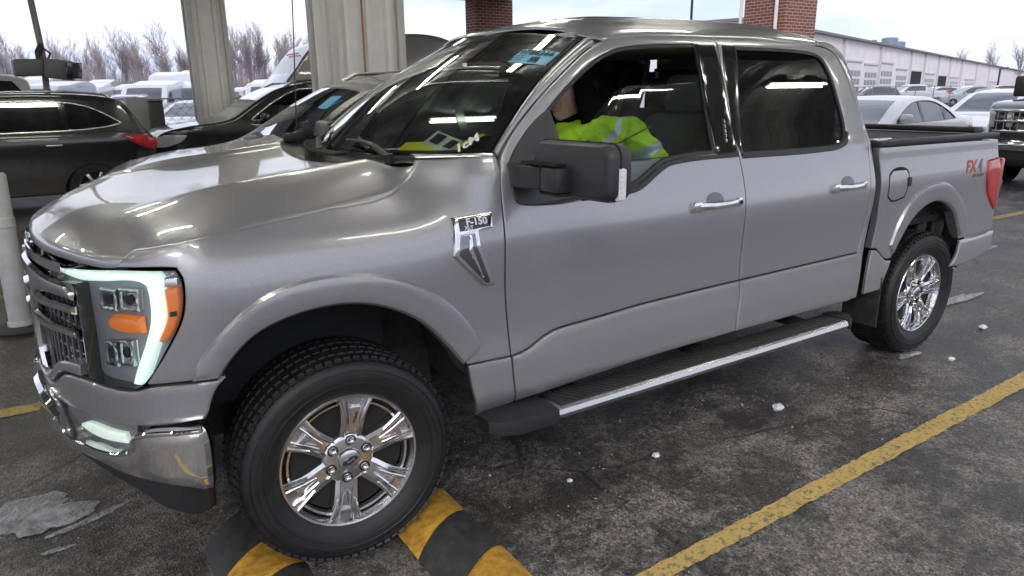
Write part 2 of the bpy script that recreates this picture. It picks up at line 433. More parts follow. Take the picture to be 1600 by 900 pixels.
# ---------------------------------------------------------------- the pickup truck
truck = empty('pickup_truck', (1.8, 0, 0), 0, 'silver grey crew cab pickup truck filling the picture, driver at its open window', 'pickup truck')
bpy.context.view_layer.update()
def T(o):
    # part of the truck: keep world coordinates
    for q in (o if isinstance(o, list) else [o]):
        q.parent = truck; q.matrix_parent_inverse = truck.matrix_world.inverted()
    return o
BOTH = (-1, 1)
ARCHF = [(-.44, .688), (-.409, .776), (-.361, .849), (-.282, .919), (-.183, .957), (-.061, .972), (.044, .965), (.154, .93), (.27, .86), (.367, .756), (.426, .646), (.457, .538), (.49, .434)]
FLAREF = [(-.467, .805), (-.444, .866), (-.374, .947), (-.266, 1.028), (-.146, 1.066), (-.003, 1.072), (.146, 1.046), (.283, .984), (.406, .888), (.485, .788), (.516, .731)]
DG = [(.645, .649), (.640, .72), (.622, .949), (.626, 1.207), (.645, 1.362)]
SHUT = [(-.674, 1.147), (-.65, 1.2), (-.552, 1.213), (-.222, 1.239), (-.013, 1.263), (.241, 1.290), (.302, 1.323), (.347, 1.364), (.367, 1.395)]
fender = [(.645, .649), (.454, .656)] + ARCHF[::-1][3:-1] + [(-.38, .806), (-.468, .804), (-.593, .796), (-.601, .802), (-.524, .912), (-.473, 1.007), (-.462, 1.073), (-.466, 1.119), (-.485, 1.146), (-.52, 1.149)] + SHUT + [(.50, 1.400), (.644, 1.403)] + DG[::-1][:-1]
arch_low = [q for q in ARCHF]
VENT = [(.419, 1.207), (.576, 1.215), (.570, 1.159), (.501, 1.152), (.503, 1.097), (.567, .941), (.518, .951), (.399, 1.076)]
T(panel('front_fender', fender, M['paint'], fn=PS, sides=BOTH, step=.028))
T(panel('lower_fender', [(.645, .649), (.454, .656), (.472, .54), (.512, .414), (.676, .442), (.66, .5)], M['paint'], fn=PS, sides=BOTH, off=.004))
T(panel('wheel_arch_flare', [(-.375, .806), (-.467, .805)] + FLAREF[1:] + [(.50, .70), (.435, .665)] + ARCHF[::-1][3:-1], M['paint'], fn=PS, off=.016, bev=.014, dw=.022, sides=BOTH, step=.02, thick=.09, gap=0))
CLAD = [(.645, .649), (.713, .660), (.801, .699), (.858, .715), (.96, .722), (1.077, .727), (1.308, .739), (1.942, .749)]
BG = [(1.942, .749), (1.938, .90), (1.935, 1.08), (1.938, 1.22), (1.930, 1.347), (1.950, 1.603), (1.968, 1.761), (1.99, 1.865)]
DTOP = [(1.99, 1.865), (1.651, 1.862), (1.417, 1.848), (1.299, 1.829), (1.18, 1.782), (1.064, 1.713), (.854, 1.572), (.696, 1.441), (.656, 1.39)]
WINF = [(.708, 1.227), (.690, 1.235), (.678, 1.301), (.688, 1.366), (.74, 1.428), (.9, 1.545), (1.072, 1.666), (1.22, 1.75), (1.336, 1.792), (1.477, 1.811), (1.825, 1.826), (1.843, 1.808), (1.787, 1.348), (1.552, 1.339), (1.466, 1.329), (1.289, 1.25), (1.211, 1.238)]
fd = T(panel('front_door', CLAD[:-1] + BG[:-1] + DTOP + DG[::-1][:-1], M['paint'], fn=PS, sides=BOTH, holes=[WINF], step=.03, thick=.03))
RTOP = [(1.99, 1.865), (2.119, 1.868), (2.284, 1.866), (2.453, 1.857), (2.633, 1.849), (2.76, 1.84), (2.846, 1.821), (2.89, 1.785), (2.928, 1.70), (2.955, 1.556), (2.965, 1.401), (2.956, 1.303), (2.942, 1.15), (2.937, 1.0), (2.925, .864), (2.905, .757)]
WINR = [(2.097, 1.819), (2.574, 1.812), (2.70, 1.80), (2.745, 1.785), (2.786, 1.728), (2.811, 1.594), (2.802, 1.407), (2.768, 1.36), (2.70, 1.337), (2.54, 1.328), (1.944, 1.329)]
rd = T(panel('rear_door', [(1.942, .749), (2.905, .757)] + RTOP[::-1][1:-1] + BG[::-1][:-1], M['paint'], fn=PS, sides=BOTH, holes=[WINR], step=.03, thick=.03))
T(panel('lower_cladding', CLAD + [(1.941, .649), (1.928, .54), (1.93, .497), (1.321, .484), (.676, .442), (.66, .5)], M['paint'], fn=PS, sides=BOTH, off=.009, bev=.006, dw=.012, step=.025))
T(panel('lower_cladding', [(1.942, .749), (2.905, .757), (2.90, .63), (2.868, .489), (1.93, .497), (1.928, .54), (1.941, .649)], M['paint'], fn=PS, sides=BOTH, off=.009, bev=.006, dw=.012, step=.025))
T(panel('cab_corner', RTOP[5:] + [(2.90, .63), (2.868, .489), (2.94, .495), (2.965, .75), (2.985, 1.08), (2.987, 1.25), (2.987, 1.4), (2.985, 1.6), (2.975, 1.73), (2.945, 1.82), (2.88, 1.862), (2.78, 1.868)], M['paint'], fn=PS, sides=BOTH, thick=.05, step=.02))
# bedside
ARCHR = [(3.179, .53), (3.244, .67), (3.312, .782), (3.39, .878), (3.498, .945), (3.63, .972), (3.765, .947), (3.881, .881), (3.965, .777), (4.01, .68), (3.99, .587), (3.93, .532)]
FLARER = [(3.215, .76), (3.265, .88), (3.34, .985), (3.455, 1.063), (3.60, 1.089), (3.753, 1.069), (3.935, .975), (4.049, .86), (4.10, .76)]
bed = [(3.036, .761), (3.08, .755), (3.194, .682), (3.25, .680)] + ARCHR[2:9] + [(4.01, .70), (4.155, .700), (4.455, .715), (4.43, .86), (4.41, 1.0), (4.36, 1.2), (4.335, 1.305), (3.8, 1.312), (3.006, 1.318), (3.012, 1.242), (3.03, 1.159), (3.04, 1.013), (3.052, .911)]
T(panel('bedside', bed, M['paint'], fn=PS, sides=BOTH, step=.03, thick=.04))
T(panel('lower_bedside', [(3.036, .755), (3.08, .749), (3.194, .676), (3.245, .672), (3.20, .59), (3.16, .507), (2.998, .505), (3.004, .62)], M['paint'], fn=PS, sides=BOTH, off=.006))
T(panel('wheel_arch_flare', FLARER + [(4.01, .72)] + ARCHR[::-1][3:-2] + [(3.255, .70)], M['paint'], fn=PS, off=.016, bev=.014, dw=.022, sides=BOTH, step=.02, thick=.07, gap=0))
T(panel('rear_valance', [(4.02, .69), (3.99, .60), (3.93, .532), (4.115, .522), (4.43, .567), (4.464, .705), (4.155, .690)], M['paint'], fn=PS, off=.008, bev=.006, dw=.015, sides=BOTH, step=.02))
T(panel('fuel_door_gap', [(3.107, 1.165), (3.146, 1.193), (3.279, 1.191), (3.309, 1.167), (3.314, 1.109), (3.286, 1.025), (3.157, 1.014), (3.108, 1.045)], M['dark'], fn=PS, off=.0008, bev=0, dw=0, step=.02, thick=0, gap=0))
fuel = T(panel('fuel_door', [(3.111, 1.16), (3.148, 1.188), (3.277, 1.186), (3.304, 1.164), (3.309, 1.111), (3.282, 1.03), (3.159, 1.019), (3.112, 1.048)], M['paint'], fn=PS, off=.002, bev=.004, dw=.005, step=.02))
b = MB(); b.box((3.31, PS(3.31, 1.11)[1] - .002, 1.115), (.035, .012, .05), bev=.005); T(b.build('fuel_door_latch', M['plastic']))
TL = [(4.215, 1.180), (4.35, 1.192), (4.385, 1.1), (4.41, 1.0), (4.432, .875), (4.400, .85), (4.355, .885), (4.25, .99), (4.214, 1.08)]
for s in BOTH:
    tl = T(panel('tail_light', TL, M['redlens'], fn=PS, off=.012, bev=.012, dw=.02, sides=(s,), step=.015, thick=.05, gap=0))
    y = s * 1.0 * (WIDE if s > 0 else 1)
    b = MB(); b.box((4.43, y - s * .055, 1.03), (.05, .11, .30), bev=.012); T(b.build('tail_light_return', M['redlens']))
    b = MB(); b.box((4.455, y - s * .03, .98), (.014, .06, .12), bev=.003); T(b.build('tail_light_sensor', M['gloss']))
# bed: rails, liner, tailgate
for s in BOTH:
    k = WIDE if s > 0 else 1
    b = MB(); b.box((3.67, s * .955 * k, 1.331), (1.33, .075, .030), bev=.008); b.box((3.67, s * .915 * k, 1.318), (1.33, .05, .03), bev=.006)
    T(b.build('bed_rail_cap', M['plastic']))
    b = MB(); b.box((3.67, s * .86 * k, 1.08), (1.3, .04, .5)); b.box((3.67, s * .875 * k, 1.27), (1.3, .05, .03), bev=.01); b.box((3.67, s * .845 * k, 1.17), (1.3, .03, .05), bev=.01)
    T(b.build('bed_inner_wall', M['dark']))
b = MB(); b.box((3.07, -.93, 1.350), (.10, .06, .012), bev=.004); b.box((3.16, -.925, 1.351), (.08, .03, .012), bev=.004); T(b.build('stake_pocket_cap', M['satin']))
b = MB(); b.box((3.68, 0, .84), (1.34, 1.8, .04)); b.box((3.03, 0, 1.08), (.04, 1.85, .48)); T(b.build('bed_floor', M['dark']))
b = MB(); b.box((4.37, .02, 1.02), (.07, 1.66, .62), bev=.01); tg = T(b.build('tailgate', M['paint']))
b = MB(); b.box((4.365, .02, 1.353), (.13, 1.75, .036), bev=.012); T(b.build('tailgate_spoiler', M['plastic']))
b = MB(); b.box((4.50, .02, .60), (.12, 1.72, .17), bev=.03); T(b.build('rear_bumper', M['chrome']))
# ---- hood
def Pxy(u, z, s=-1): q = PS(u, z, 0, s); return (q.x, q.y)
def ysh(x): return -Pxy_at(x)
_sh = [(PS(u, z).x, -PS(u, z).y, z) for u, z in SHUT[1:]]
_sh.sort()
def hood_z(x, y):
    a = abs(y) / (WIDE if y > 0 else 1)
    zc = spl(x, [(-.86, 1.235), (-.66, 1.268), (-.48, 1.302), (-.26, 1.332), (0, 1.360), (.22, 1.384), (.40, 1.398)])
    zs = spl(x, [(q[0], q[2]) for q in _sh]); ys = spl(x, [(q[0], q[1]) for q in _sh])
    zl = zs + (zc - .012 - zs) * (1 - min(1, a / ys)**3.0)
    if a < .58: z = zc - .020 * (1 - (a / .58)**2.0) - .014 * sm((.58 - a) / .07) * sm((x + .80) / .35)
    else: t = min(1, (a - .58) / max(.05, ys - .58)); z = zs + (zc - zs) * (1 - t**1.5)
    q_ = sm((x + .72) / .50); z = zl * (1 - q_) + z * q_
    xn = spl(min(a, .99), [(q[1], q[0]) for q in NOSE[::-1]]) + .03
    d = (x - xn); z0 = 1.172
    if d < .24: z = z0 + (z - z0) * (1 - (1 - max(0, d) / .24)**2.6)
    return z
def HF(x, y, off=0, s=1): return Vector((x, y, hood_z(x, y) + off))
hedge = []
for s in (-1, 1):
    r = [Pxy(u, z, s) for u, z in SHUT[1:]]
    hedge.append(r)
nosep = [Pxy(u, 1.17, -1) for u in (-.72, -.82, -.95, -1.1, -1.25, -1.4)]
nosep = nosep + [(nosep[-1][0] - .004, 0)] + [(x, -y * WIDE) for x, y in nosep[::-1]]
rear = [(.335, .9 * WIDE), (.29, .6), (.235, .25), (.225, 0), (.235, -.25), (.29, -.6)]
hood_out = nosep + hedge[1] + rear[1:] + hedge[0][::-1]
hood_out = dedupe(hood_out, .02)
T(panel('hood', hood_out, M['paint'], fn=HF, step=.03, bev=.010, dw=.014, thick=.03))
# fender shoulders beside the cowl
def wind(t, v, off=0):
    a = abs(t); k = WIDE if t > 0 else 1
    B = Vector((.40 + .245 * a**2.2, .885 * t * k, 1.375 + .032 * a * a)); TP = Vector((1.15 + .10 * a * a, .655 * t * k, 1.895 - .058 * a**2.5))
    q = B.lerp(TP, v); n = Vector((-.47, 0, .88)); bul = .035 * math.sin(math.pi * v)
    return q + n * (bul + off)
b = MB()
for s in BOTH:
    n = 12; ra = []; rb = []
    for i in range(n + 1):
        x = .370 + (.645 - .370) * i / n
        q = PS(x, 1.4005, 0, s); ra.append(q); rb.append(Vector((x, q.y - s * .055, 1.412 - .004 * (i / n)))) 
    rc = [Vector((q.x, q.y - s * .02, q.z + .008)) for q in ra]
    for A, B_ in ((ra, rc), (rc, rb)):
        b.faces(A + B_, [(i, i + 1, n + 2 + i, n + 1 + i) for i in range(n)])
T(b.build('fender_shoulder', M['paint'], ang=60))
# cowl
b = MB(); n = 24
rows = []
for j in range(5):
    v = j / 4; row = []
    for i in range(n + 1):
        t = -1 + 2 * i / n; y = t * (.785 + .075 * v) * (WIDE if t > 0 else 1); hx = .235 + .115 * (abs(t))**2.2 ; B0 = wind(t, 0)
        x = hx - .01 + (B0.x - hx + .02) * v; z = 1.335 + .05 * abs(t)**2 - .02 * math.sin(v * math.pi) + (.02 * v)
        row.append(Vector((x, y, z)))
    rows.append(row)
V_ = [q for r in rows for q in r]
b.faces(V_, [(j * (n + 1) + i, j * (n + 1) + i + 1, (j + 1) * (n + 1) + i + 1, (j + 1) * (n + 1) + i) for j in range(4) for i in range(n)])
cowl = T(b.build('cowl_panel', M['plastic'], ang=70))
b = MB()
for i in range(26):
    t = -.15 + i * .036; q = wind(t, 0); b.box((q.x - .07, t * .86, 1.372 + .03 * t * t), (.085, .010, .010), rot=(0, 0, .5))
T(b.build('cowl_grille', M['plastic'])); b = MB(); b.box((.44, .80, 1.40), (.10, .05, .06), rot=(0, -.4, .3), bev=.012); b.box((.50, .83, 1.43), (.05, .03, .10), rot=(0, -.3, 0), bev=.01); b.box((.38, .77, 1.40), (.07, .03, .05), bev=.012)
T(b.build('hood_hinge', M['plastic']))
def wiper(t0, t1, v1):
    b = MB(); a = wind(t0, -.02, .0) + Vector((-.045, 0, .0)); q = wind(t1, v1, .02); mid = wind((t0 + t1) / 2, v1 * .55, .035)
    b.tube([a, a.lerp(mid, .5) + Vector((-.01, 0, .016)), mid, q], [.016, .013, .010, .006], n=6)
    c0, c1 = wind(t1 + (t0 - t1) * .55, .01, .014), wind(t1 - .10, v1 + .03, .014)
    b.tube([c0, c0.lerp(c1, .5) + Vector((-.006, 0, .006)), c1], [.007, .009, .006], n=5)
    b.tube([a + Vector((0, 0, -.02)), a + Vector((-.004, 0, .02))], .02, n=10)
    return T(b.build('wiper', M['plastic']))
wiper(-.55, .02, .05); wiper(.20, .78, .06)
# windscreen
def strip_surf(fn, t0, t1, v0, v1, nt_, nv, name, mt, thick=0):
    b = MB(); V_ = [fn(t0 + (t1 - t0) * i / nt_, v0 + (v1 - v0) * j / nv) for j in range(nv + 1) for i in range(nt_ + 1)]
    b.faces(V_, [(j * (nt_ + 1) + i, j * (nt_ + 1) + i + 1, (j + 1) * (nt_ + 1) + i + 1, (j + 1) * (nt_ + 1) + i) for j in range(nv) for i in range(nt_)])
    return b.build(name, mt, ang=60)
ws = T(strip_surf(lambda t, v: wind(t, v), -.985, .985, .012, .985, 40, 24, 'windshield', M['wind']))
def ws_part(o): 
    o.parent = ws; o.matrix_parent_inverse = Matrix.Identity(4); return o
b = MB()
def frit(t0, t1, v0, v1, nt_, nv):
    V_ = [wind(t0 + (t1 - t0) * i / nt_, v0 + (v1 - v0) * j / nv, -.004) for j in range(nv + 1) for i in range(nt_ + 1)]
    b.faces(V_, [(j * (nt_ + 1) + i, j * (nt_ + 1) + i + 1, (j + 1) * (nt_ + 1) + i + 1, (j + 1) * (nt_ + 1) + i) for j in range(nv) for i in range(nt_)])
frit(-1, -.945, 0, 1, 2, 24); frit(.955, 1, 0, 1, 2, 24); frit(-.945, .955, 0, .035, 30, 2); frit(-.945, .955, .955, 1.0, 30, 2); frit(-.16, .10, .84, .955, 6, 3)
ws_part(b.build('windshield_border', M['gloss'], ang=60))
# A pillars
DP = [(.650, 1.395), (.696, 1.441), (.854, 1.572), (1.064, 1.713), (1.18, 1.782), (1.24, 1.808)]
for s in BOTH:
    b = MB(); n = 20; rows = []
    for j in range(n + 1):
        v = j / n; q = v * (len(DP) - 1); i = min(int(q), len(DP) - 2); f = q - i
        u, z = (DP[i][k] * (1 - f) + DP[i + 1][k] * f for k in (0, 1))
        # match pillar lengths by height
        zz = 1.395 + (1.808 - 1.395) * v; u = spl(zz, [(p[1], p[0]) for p in DP])
        a = PS(u - .004, zz + .003, .001, s); w0 = wind(s * 1.0, v * .985, .003); row = []
        for k in range(7):
            t = k / 6; pt = a.lerp(w0, t); out_ = Vector((-.35, s * .75, .56)).normalized(); row.append(pt + out_ * (.020 * math.sin(math.pi * t)**.8))
        rows.append(row)
    V_ = [q for r in rows for q in r]; b.faces(V_, [(j * 7 + i, j * 7 + i + 1, (j + 1) * 7 + i + 1, (j + 1) * 7 + i) for j in range(n) for i in range(6)])
    T(b.build('windshield_pillar', M['paint'], ang=60))
# roof
GAPL = [(1.24, 1.808), (1.299, 1.829), (1.417, 1.848), (1.651, 1.862), (1.99, 1.865), (2.284, 1.868), (2.453, 1.860), (2.633, 1.853), (2.78, 1.868), (2.88, 1.862), (2.945, 1.82)]
def roof_z(x, y):
    k = WIDE if y > 0 else 1; zg = spl(x, GAPL[:8] + [(2.80, 1.846), (2.90, 1.835), (2.97, 1.82)]); yg = W(x, min(zg, 1.89)); a = min(1, abs(y) / k / yg)
    zc = spl(x, [(1.12, 1.893), (1.22, 1.918), (1.35, 1.945), (1.7, 1.975), (2.2, 1.982), (2.6, 1.975), (2.82, 1.955), (2.90, 1.93), (2.985, 1.86)])
    z = zg + .004 + (zc - zg) * (1 - a**3.2)
    z += .006 * math.cos(abs(y) / .11 * math.pi) * sm((.6 - abs(y)) / .1) * sm((x - 1.35) / .15) * sm((2.8 - x) / .15)
    xf = 1.15 + .10 * a * a
    return z
def RF(x, y, off=0, s=1): return Vector((x, y, roof_z(x, y) + off))
fr = [(wind(t, 1).x + .006, wind(t, 1).y) for t in (-1, -.8, -.6, -.4, -.2, 0, .2, .4, .6, .8, 1)]
def gp(s): return [(u, (PS(u, z, 0, s).y)) for u, z in GAPL[1:8]] + [(2.80, s * (W(2.8, 1.853)) * (WIDE if s > 0 else 1)), (2.90, s * .70 * (WIDE if s > 0 else 1)), (2.96, s * .66 * (WIDE if s > 0 else 1))]
roof_out = fr[::-1] + gp(-1) + [(2.985, -.4), (2.99, 0), (2.985, .4)] + gp(1)[::-1]
T(panel('roof', roof_out, M['paint'], fn=RF, step=.035, bev=.006, dw=.012, thick=.012, gap=.001))
# cab back wall with window
b = MB()
for (z0, z1) in ((.55, 1.36), (1.76, 1.86)): b.box((2.955, 0, (z0 + z1) / 2), (.03, 1.62 if z0 < 1 else 1.30, z1 - z0))
for s in BOTH: b.box((2.945, s * .70, 1.54), (.03, .10, .42))
T(b.build('cab_back_wall', M['paint']))
b = MB(); b.box((2.95, 0, 1.56), (.006, 1.36, .42)); T(b.build('rear_window', M['privacy']))
# ---- windows
def ring(name, outer, wd, mt, off, parent=None, sides=BOTH, thick=.012):
    poly = smooth_outline(outer, .02)
    if area(poly) < 0: poly.reverse()
    return T(panel(name, poly, mt, fn=PS, off=off, sides=sides, holes=[inset(poly, wd)], gap=0, bev=.002, dw=.004, step=.03, thick=thick, curve=False, bstep=.05))
ring('window_trim', WINF, .016, M['plastic'], -.004)
ring('window_trim', WINR, .014, M['plastic'], -.004)
pw = smooth_outline(WINF, .03); 
half = [(.93, 1.34), (1.0, 1.40), (1.234, 1.578), (1.272, 1.603), (1.346, 1.635), (1.6, 1.648), (1.84, 1.658), (1.775, 1.34), (1.552, 1.333), (1.466, 1.322), (1.289, 1.243), (1.211, 1.232), (.98, 1.232)]
T(panel('front_window', half, M['glass'], fn=PS, off=-.018, gap=0, bev=.001, dw=.003, thick=.004, step=.05))
T(panel('front_window', WINF, M['glass'], fn=PS, off=-.018, gap=0, bev=0, dw=0, thick=0, step=.05, sides=(1,)))
T(panel('rear_door_window', WINR, M['privacy'], fn=PS, off=-.014, gap=0, bev=0, dw=0, thick=0, step=.05))
M['tint2'] = glass_mat('lightly tinted glass', (.5, .54, .53), fres=1.45, base=.01)
T(panel('rear_door_window', WINR, M['tint2'], fn=PS, off=-.014, gap=0, bev=0, dw=0, thick=0, step=.05, sides=(1,)))
T(panel('pillar_applique', [(1.832, 1.824), (1.955, 1.826), (1.952, 1.70), (1.942, 1.603), (1.92, 1.347), (1.787, 1.345)], M['gloss'], fn=PS, off=.0035, bev=.002, dw=.004, thick=.006, sides=BOTH, gap=0))
T(panel('pillar_applique', [(2.01, 1.828), (2.097, 1.824), (2.03, 1.60), (1.948, 1.331), (1.94, 1.345), (1.96, 1.60), (1.98, 1.74)], M['gloss'], fn=PS, off=.0035, bev=.002, dw=.004, thick=.006, sides=BOTH, gap=0))
T(panel('belt_moulding', [(.99, 1.232), (1.211, 1.238), (1.289, 1.25), (1.40, 1.302), (1.466, 1.329), (1.552, 1.339), (1.925, 1.346), (1.925, 1.328), (1.55, 1.321), (1.475, 1.311), (1.41, 1.283), (1.30, 1.230), (1.215, 1.216), (.99, 1.212)], M['plastic'], fn=PS, off=.005, bev=.003, dw=.005, sides=BOTH, thick=.012, gap=0, step=.02))
T(panel('belt_moulding', [(1.95, 1.346), (2.54, 1.344), (2.70, 1.350), (2.762, 1.372), (2.80, 1.407), (2.815, 1.402), (2.78, 1.353), (2.705, 1.326), (2.54, 1.316), (1.95, 1.318)], M['plastic'], fn=PS, off=.005, bev=.003, dw=.005, sides=BOTH, thick=.012, gap=0, step=.02))
T(panel('mirror_sail', [(.700, 1.228), (.684, 1.240), (.676, 1.301), (.686, 1.366), (.74, 1.432), (.90, 1.548), (.93, 1.555), (.955, 1.30), (.955, 1.226)], M['mirrorplastic'], fn=PS, off=.006, bev=.004, dw=.008, sides=BOTH, thick=.03, gap=0, step=.02))
# keypad on the pillar
kp = PS(1.868, 1.445, .007); 
kpo = T(panel('door_keypad', [(1.875, 1.495), (1.893, 1.495), (1.872, 1.39), (1.852, 1.39)], M['ink'], fn=PS, off=.0065, bev=.001, dw=.002, thick=.002, gap=0, step=.02))
def side_M(u, z, off=.004, dz=(0, 0)):
    # local x along the flank, local y up the skin, facing out
    a, bb, c = PS(u, z, off), PS(u + .02, z, off), PS(u, z + .02, off)
    X = (bb - a).normalized(); Y = (c - a); Y = (Y - X * Y.dot(X)).normalized(); Z = X.cross(Y)
    m_ = Matrix((X, Y, Z)).transposed().to_4x4(); m_.translation = a; return m_
for i, ch in enumerate('13579'):
    o = text_obj('keypad_digits', ch, .02, side_M(1.886 - i * .0048, 1.483 - i * .0205, .0085), M['white'], None, extrude=.0003, bold=.0006); T(o)
# ---- underside, wells, inner shell
b = MB(); b.box((1.80, 0, .55), (2.45, 1.55, .18)); b.box((2.0, 0, .48), (4.6, .9, .12)); b.box((3.7, 0, .80), (1.5, 1.5, .06))
b.box((1.35, -.25, .40), (3.6, .08, .14)); T(b.build('chassis', M['dark']))
b = MB(); b.tube([(3.694, -.75, .385), (3.694, .75, .385)], .045, n=12); b.tube([(3.694, -.14, .385), (3.694, .14, .385)], .14, n=14); T(b.build('rear_axle', M['dark']))
for s in BOTH:
    for cx, rr, x0, x1 in ((.01, .50, -.5, .55), (3.62, .47, 3.1, 4.1)):
        b = MB(); n = 18; V_ = []
        for i in range(n + 1):
            a = math.pi * (.0 + 1.0 * i / n)
            for yy in (.975, .55): V_.append((cx + rr * 1.0 * math.cos(a), s * yy, .50 + rr * .98 * math.sin(a)))
        b.faces(V_, [(2 * i, 2 * i + 2, 2 * i + 3, 2 * i + 1) for i in range(n)])
        b.box((cx, s * .55, .75), (rr * 2, .02, .65)); T(b.build('wheel_arch_liner', M['liner'] if cx < 1 or s < 0 else M['dark'], ang=50))
b = MB(); b.tube([(3.80, -.80, .55), (3.78, -.86, .75), (3.86, -.84, .93)], .035, n=8); b.box((3.93, -.80, .70), (.03, .24, .36), rot=(0, .25, 0), bev=.01); b.tube([(3.9, -.88, .5), (3.9, -.88, .95)], .012, n=6)
T(b.build('shock_absorber', M['liner']))
sh = [(-.40, .86), (-.36, .90)] + ARCHF[3:11] + [(.47, .60), (.52, .47), (.68, .46), (2.9, .51), (2.95, .9), (2.965, 1.3), (2.95, 1.6), (2.92, 1.75), (2.8, 1.83), (2.0, 1.85), (1.45, 1.835), (1.25, 1.78), (.9, 1.58), (.70, 1.42), (.62, 1.38), (.36, 1.37), (.2, 1.27), (-.2, 1.21), (-.42, 1.19)]
H1 = [(q[0], q[1]) for q in WINF]; H2 = [q for q in WINR]
T(panel('inner_shell', sh, M['dark'], fn=PS, off=-.034, gap=0, bev=0, dw=0, thick=0, step=.06, holes=[inset(smooth_outline(H1, .05)[::1], -.0), H2], sides=BOTH))
b = MB(); b.box((2.99, -.55, .95), (.02, .80, .70)); T(b.build('bed_front_panel', M['dark']))
# ---------------------------------------------------------------- nose of the truck
M['lampbezel'] = mat('grey lamp housing', (.30, .31, .34), rough=.22, coat=.4)
M['meshgrey'] = mat('grey grille mesh', (.20, .20, .21), rough=.3, metal=.6)
M['bezel'] = mat('dark lamp bezel and handle shade', (.15, .152, .165), rough=.25)
fas = [(-.385, .801), (-.415, .75), (-.438, .690), (-.448, .678), (-.614, .662), (-.739, .660), (-.90, .650), (-1.037, .638), (-1.2, .625), (-1.47, .61), (-1.47, .665), (-1.289, .668), (-1.16, .690), (-1.03, .755), (-.87, .777), (-.80, .779), (-.629, .779), (-.593, .791), (-.468, .799)]
T(panel('front_fascia', fas, M['paint'], fn=PS, sides=BOTH, step=.025, thick=.05, off=.006, bev=.006, dw=.012))
T(panel('grille_lower_trim', [(-1.45, .672), (-1.289, .676), (-1.165, .697), (-1.03, .763), (-.875, .785), (-.868, .83), (-1.02, .806), (-1.10, .77), (-1.20, .71), (-1.45, .70)], M['paint'], fn=PS, sides=BOTH, step=.02, off=.012, bev=.006, dw=.012, thick=.05))
b = MB()   # mesh grille ground
gr = T(panel('grille', [(-1.50, .66), (-1.50, 1.13), (-.87, 1.10), (-.87, .70), (-1.2, .66)], M['gloss'], fn=PS, off=-.045, sides=BOTH, gap=0, thick=0, bev=0, dw=0, step=.05))
b = MB()
for s in BOTH:
    for k in range(9):
        z = .70 + .045 * k
        b.tube([PS(-.88 - .0575 * i, z, -.034, s) for i in range(11)], .0035, n=5)
    for i in range(12):
        b.tube([PS(-.90 - .05 * i, .68 + .1 * k, -.03, s) for k in range(5)], .005, n=5)
T(b.build('grille_mesh', M['meshgrey']))
for z, zz in ((1.0, .94), (.925, .87)):
    for s in BOTH:
        b = MB(); n = 16; rr = []
        for i in range(n + 1):
            u = -.862 - (1.50 - .862) * i / n; h = .0135; zc = z + (-.012) * sm((-u - .9) / .25)
            rr.append([PS(u, zc - h, .0, s), PS(u, zc - h * .6, .016, s), PS(u, zc + h * .6, .016, s), PS(u, zc + h, .0, s), PS(u, zc, -.02, s)])
        b.loft(rr); T(b.build('grille_bar', M['chrome'], ang=50))
for s in BOTH:
    T(panel('grille_surround', [(-1.50, 1.092), (-1.20, 1.088), (-1.03, 1.078), (-.885, 1.079), (-.868, 1.05), (-.872, 1.028), (-1.03, 1.024), (-1.18, 1.008), (-1.24, .93), (-1.25, .80), (-1.22, .72), (-1.27, .705), (-1.31, .80), (-1.305, .95), (-1.26, 1.035), (-1.50, 1.045)], M['chrome'], fn=PS, off=.016, bev=.014, dw=.022, sides=(s,), gap=0, step=.015, thick=.04))
    b = MB(); b.loft([[PS(u, 1.10, .0, s), PS(u, 1.13, .004, s), PS(u, 1.132, .0, s), PS(u, 1.10, -.03, s)] for u in [-.95 - .05 * i for i in range(12)]]); T(b.build('hood_edge_trim', M['chrome']))
# oval emblem on the grille
mE = Matrix(((0, 0, -1, -.824), (-1, 0, 0, 0), (0, 1, 0, .955), (0, 0, 0, 1)))
def oval(a, b_, h, n=40): return [(a * math.cos(2 * math.pi * i / n), b_ * math.sin(2 * math.pi * i / n)) for i in range(n)], h
b = MB(); p_, h_ = oval(.115, .046, .02); b.prism(p_, .02, mE); e0 = T(b.build('grille_emblem', M['chrome']))
M['emblem'] = mat('dark blue enamel', (.01, .015, .05), rough=.2, coat=.8)
b = MB(); p_, h_ = oval(.105, .038, .004); b.prism(p_, .004, mE @ Matrix.Translation((0, 0, .02))); e1 = T(b.build('emblem_field', M['emblem']))
T(text_obj('emblem_script', 'Ford', .055, mE @ Matrix.Translation((0, 0, .0245)), M['chrome'], None, extrude=.0015, shear=.3))
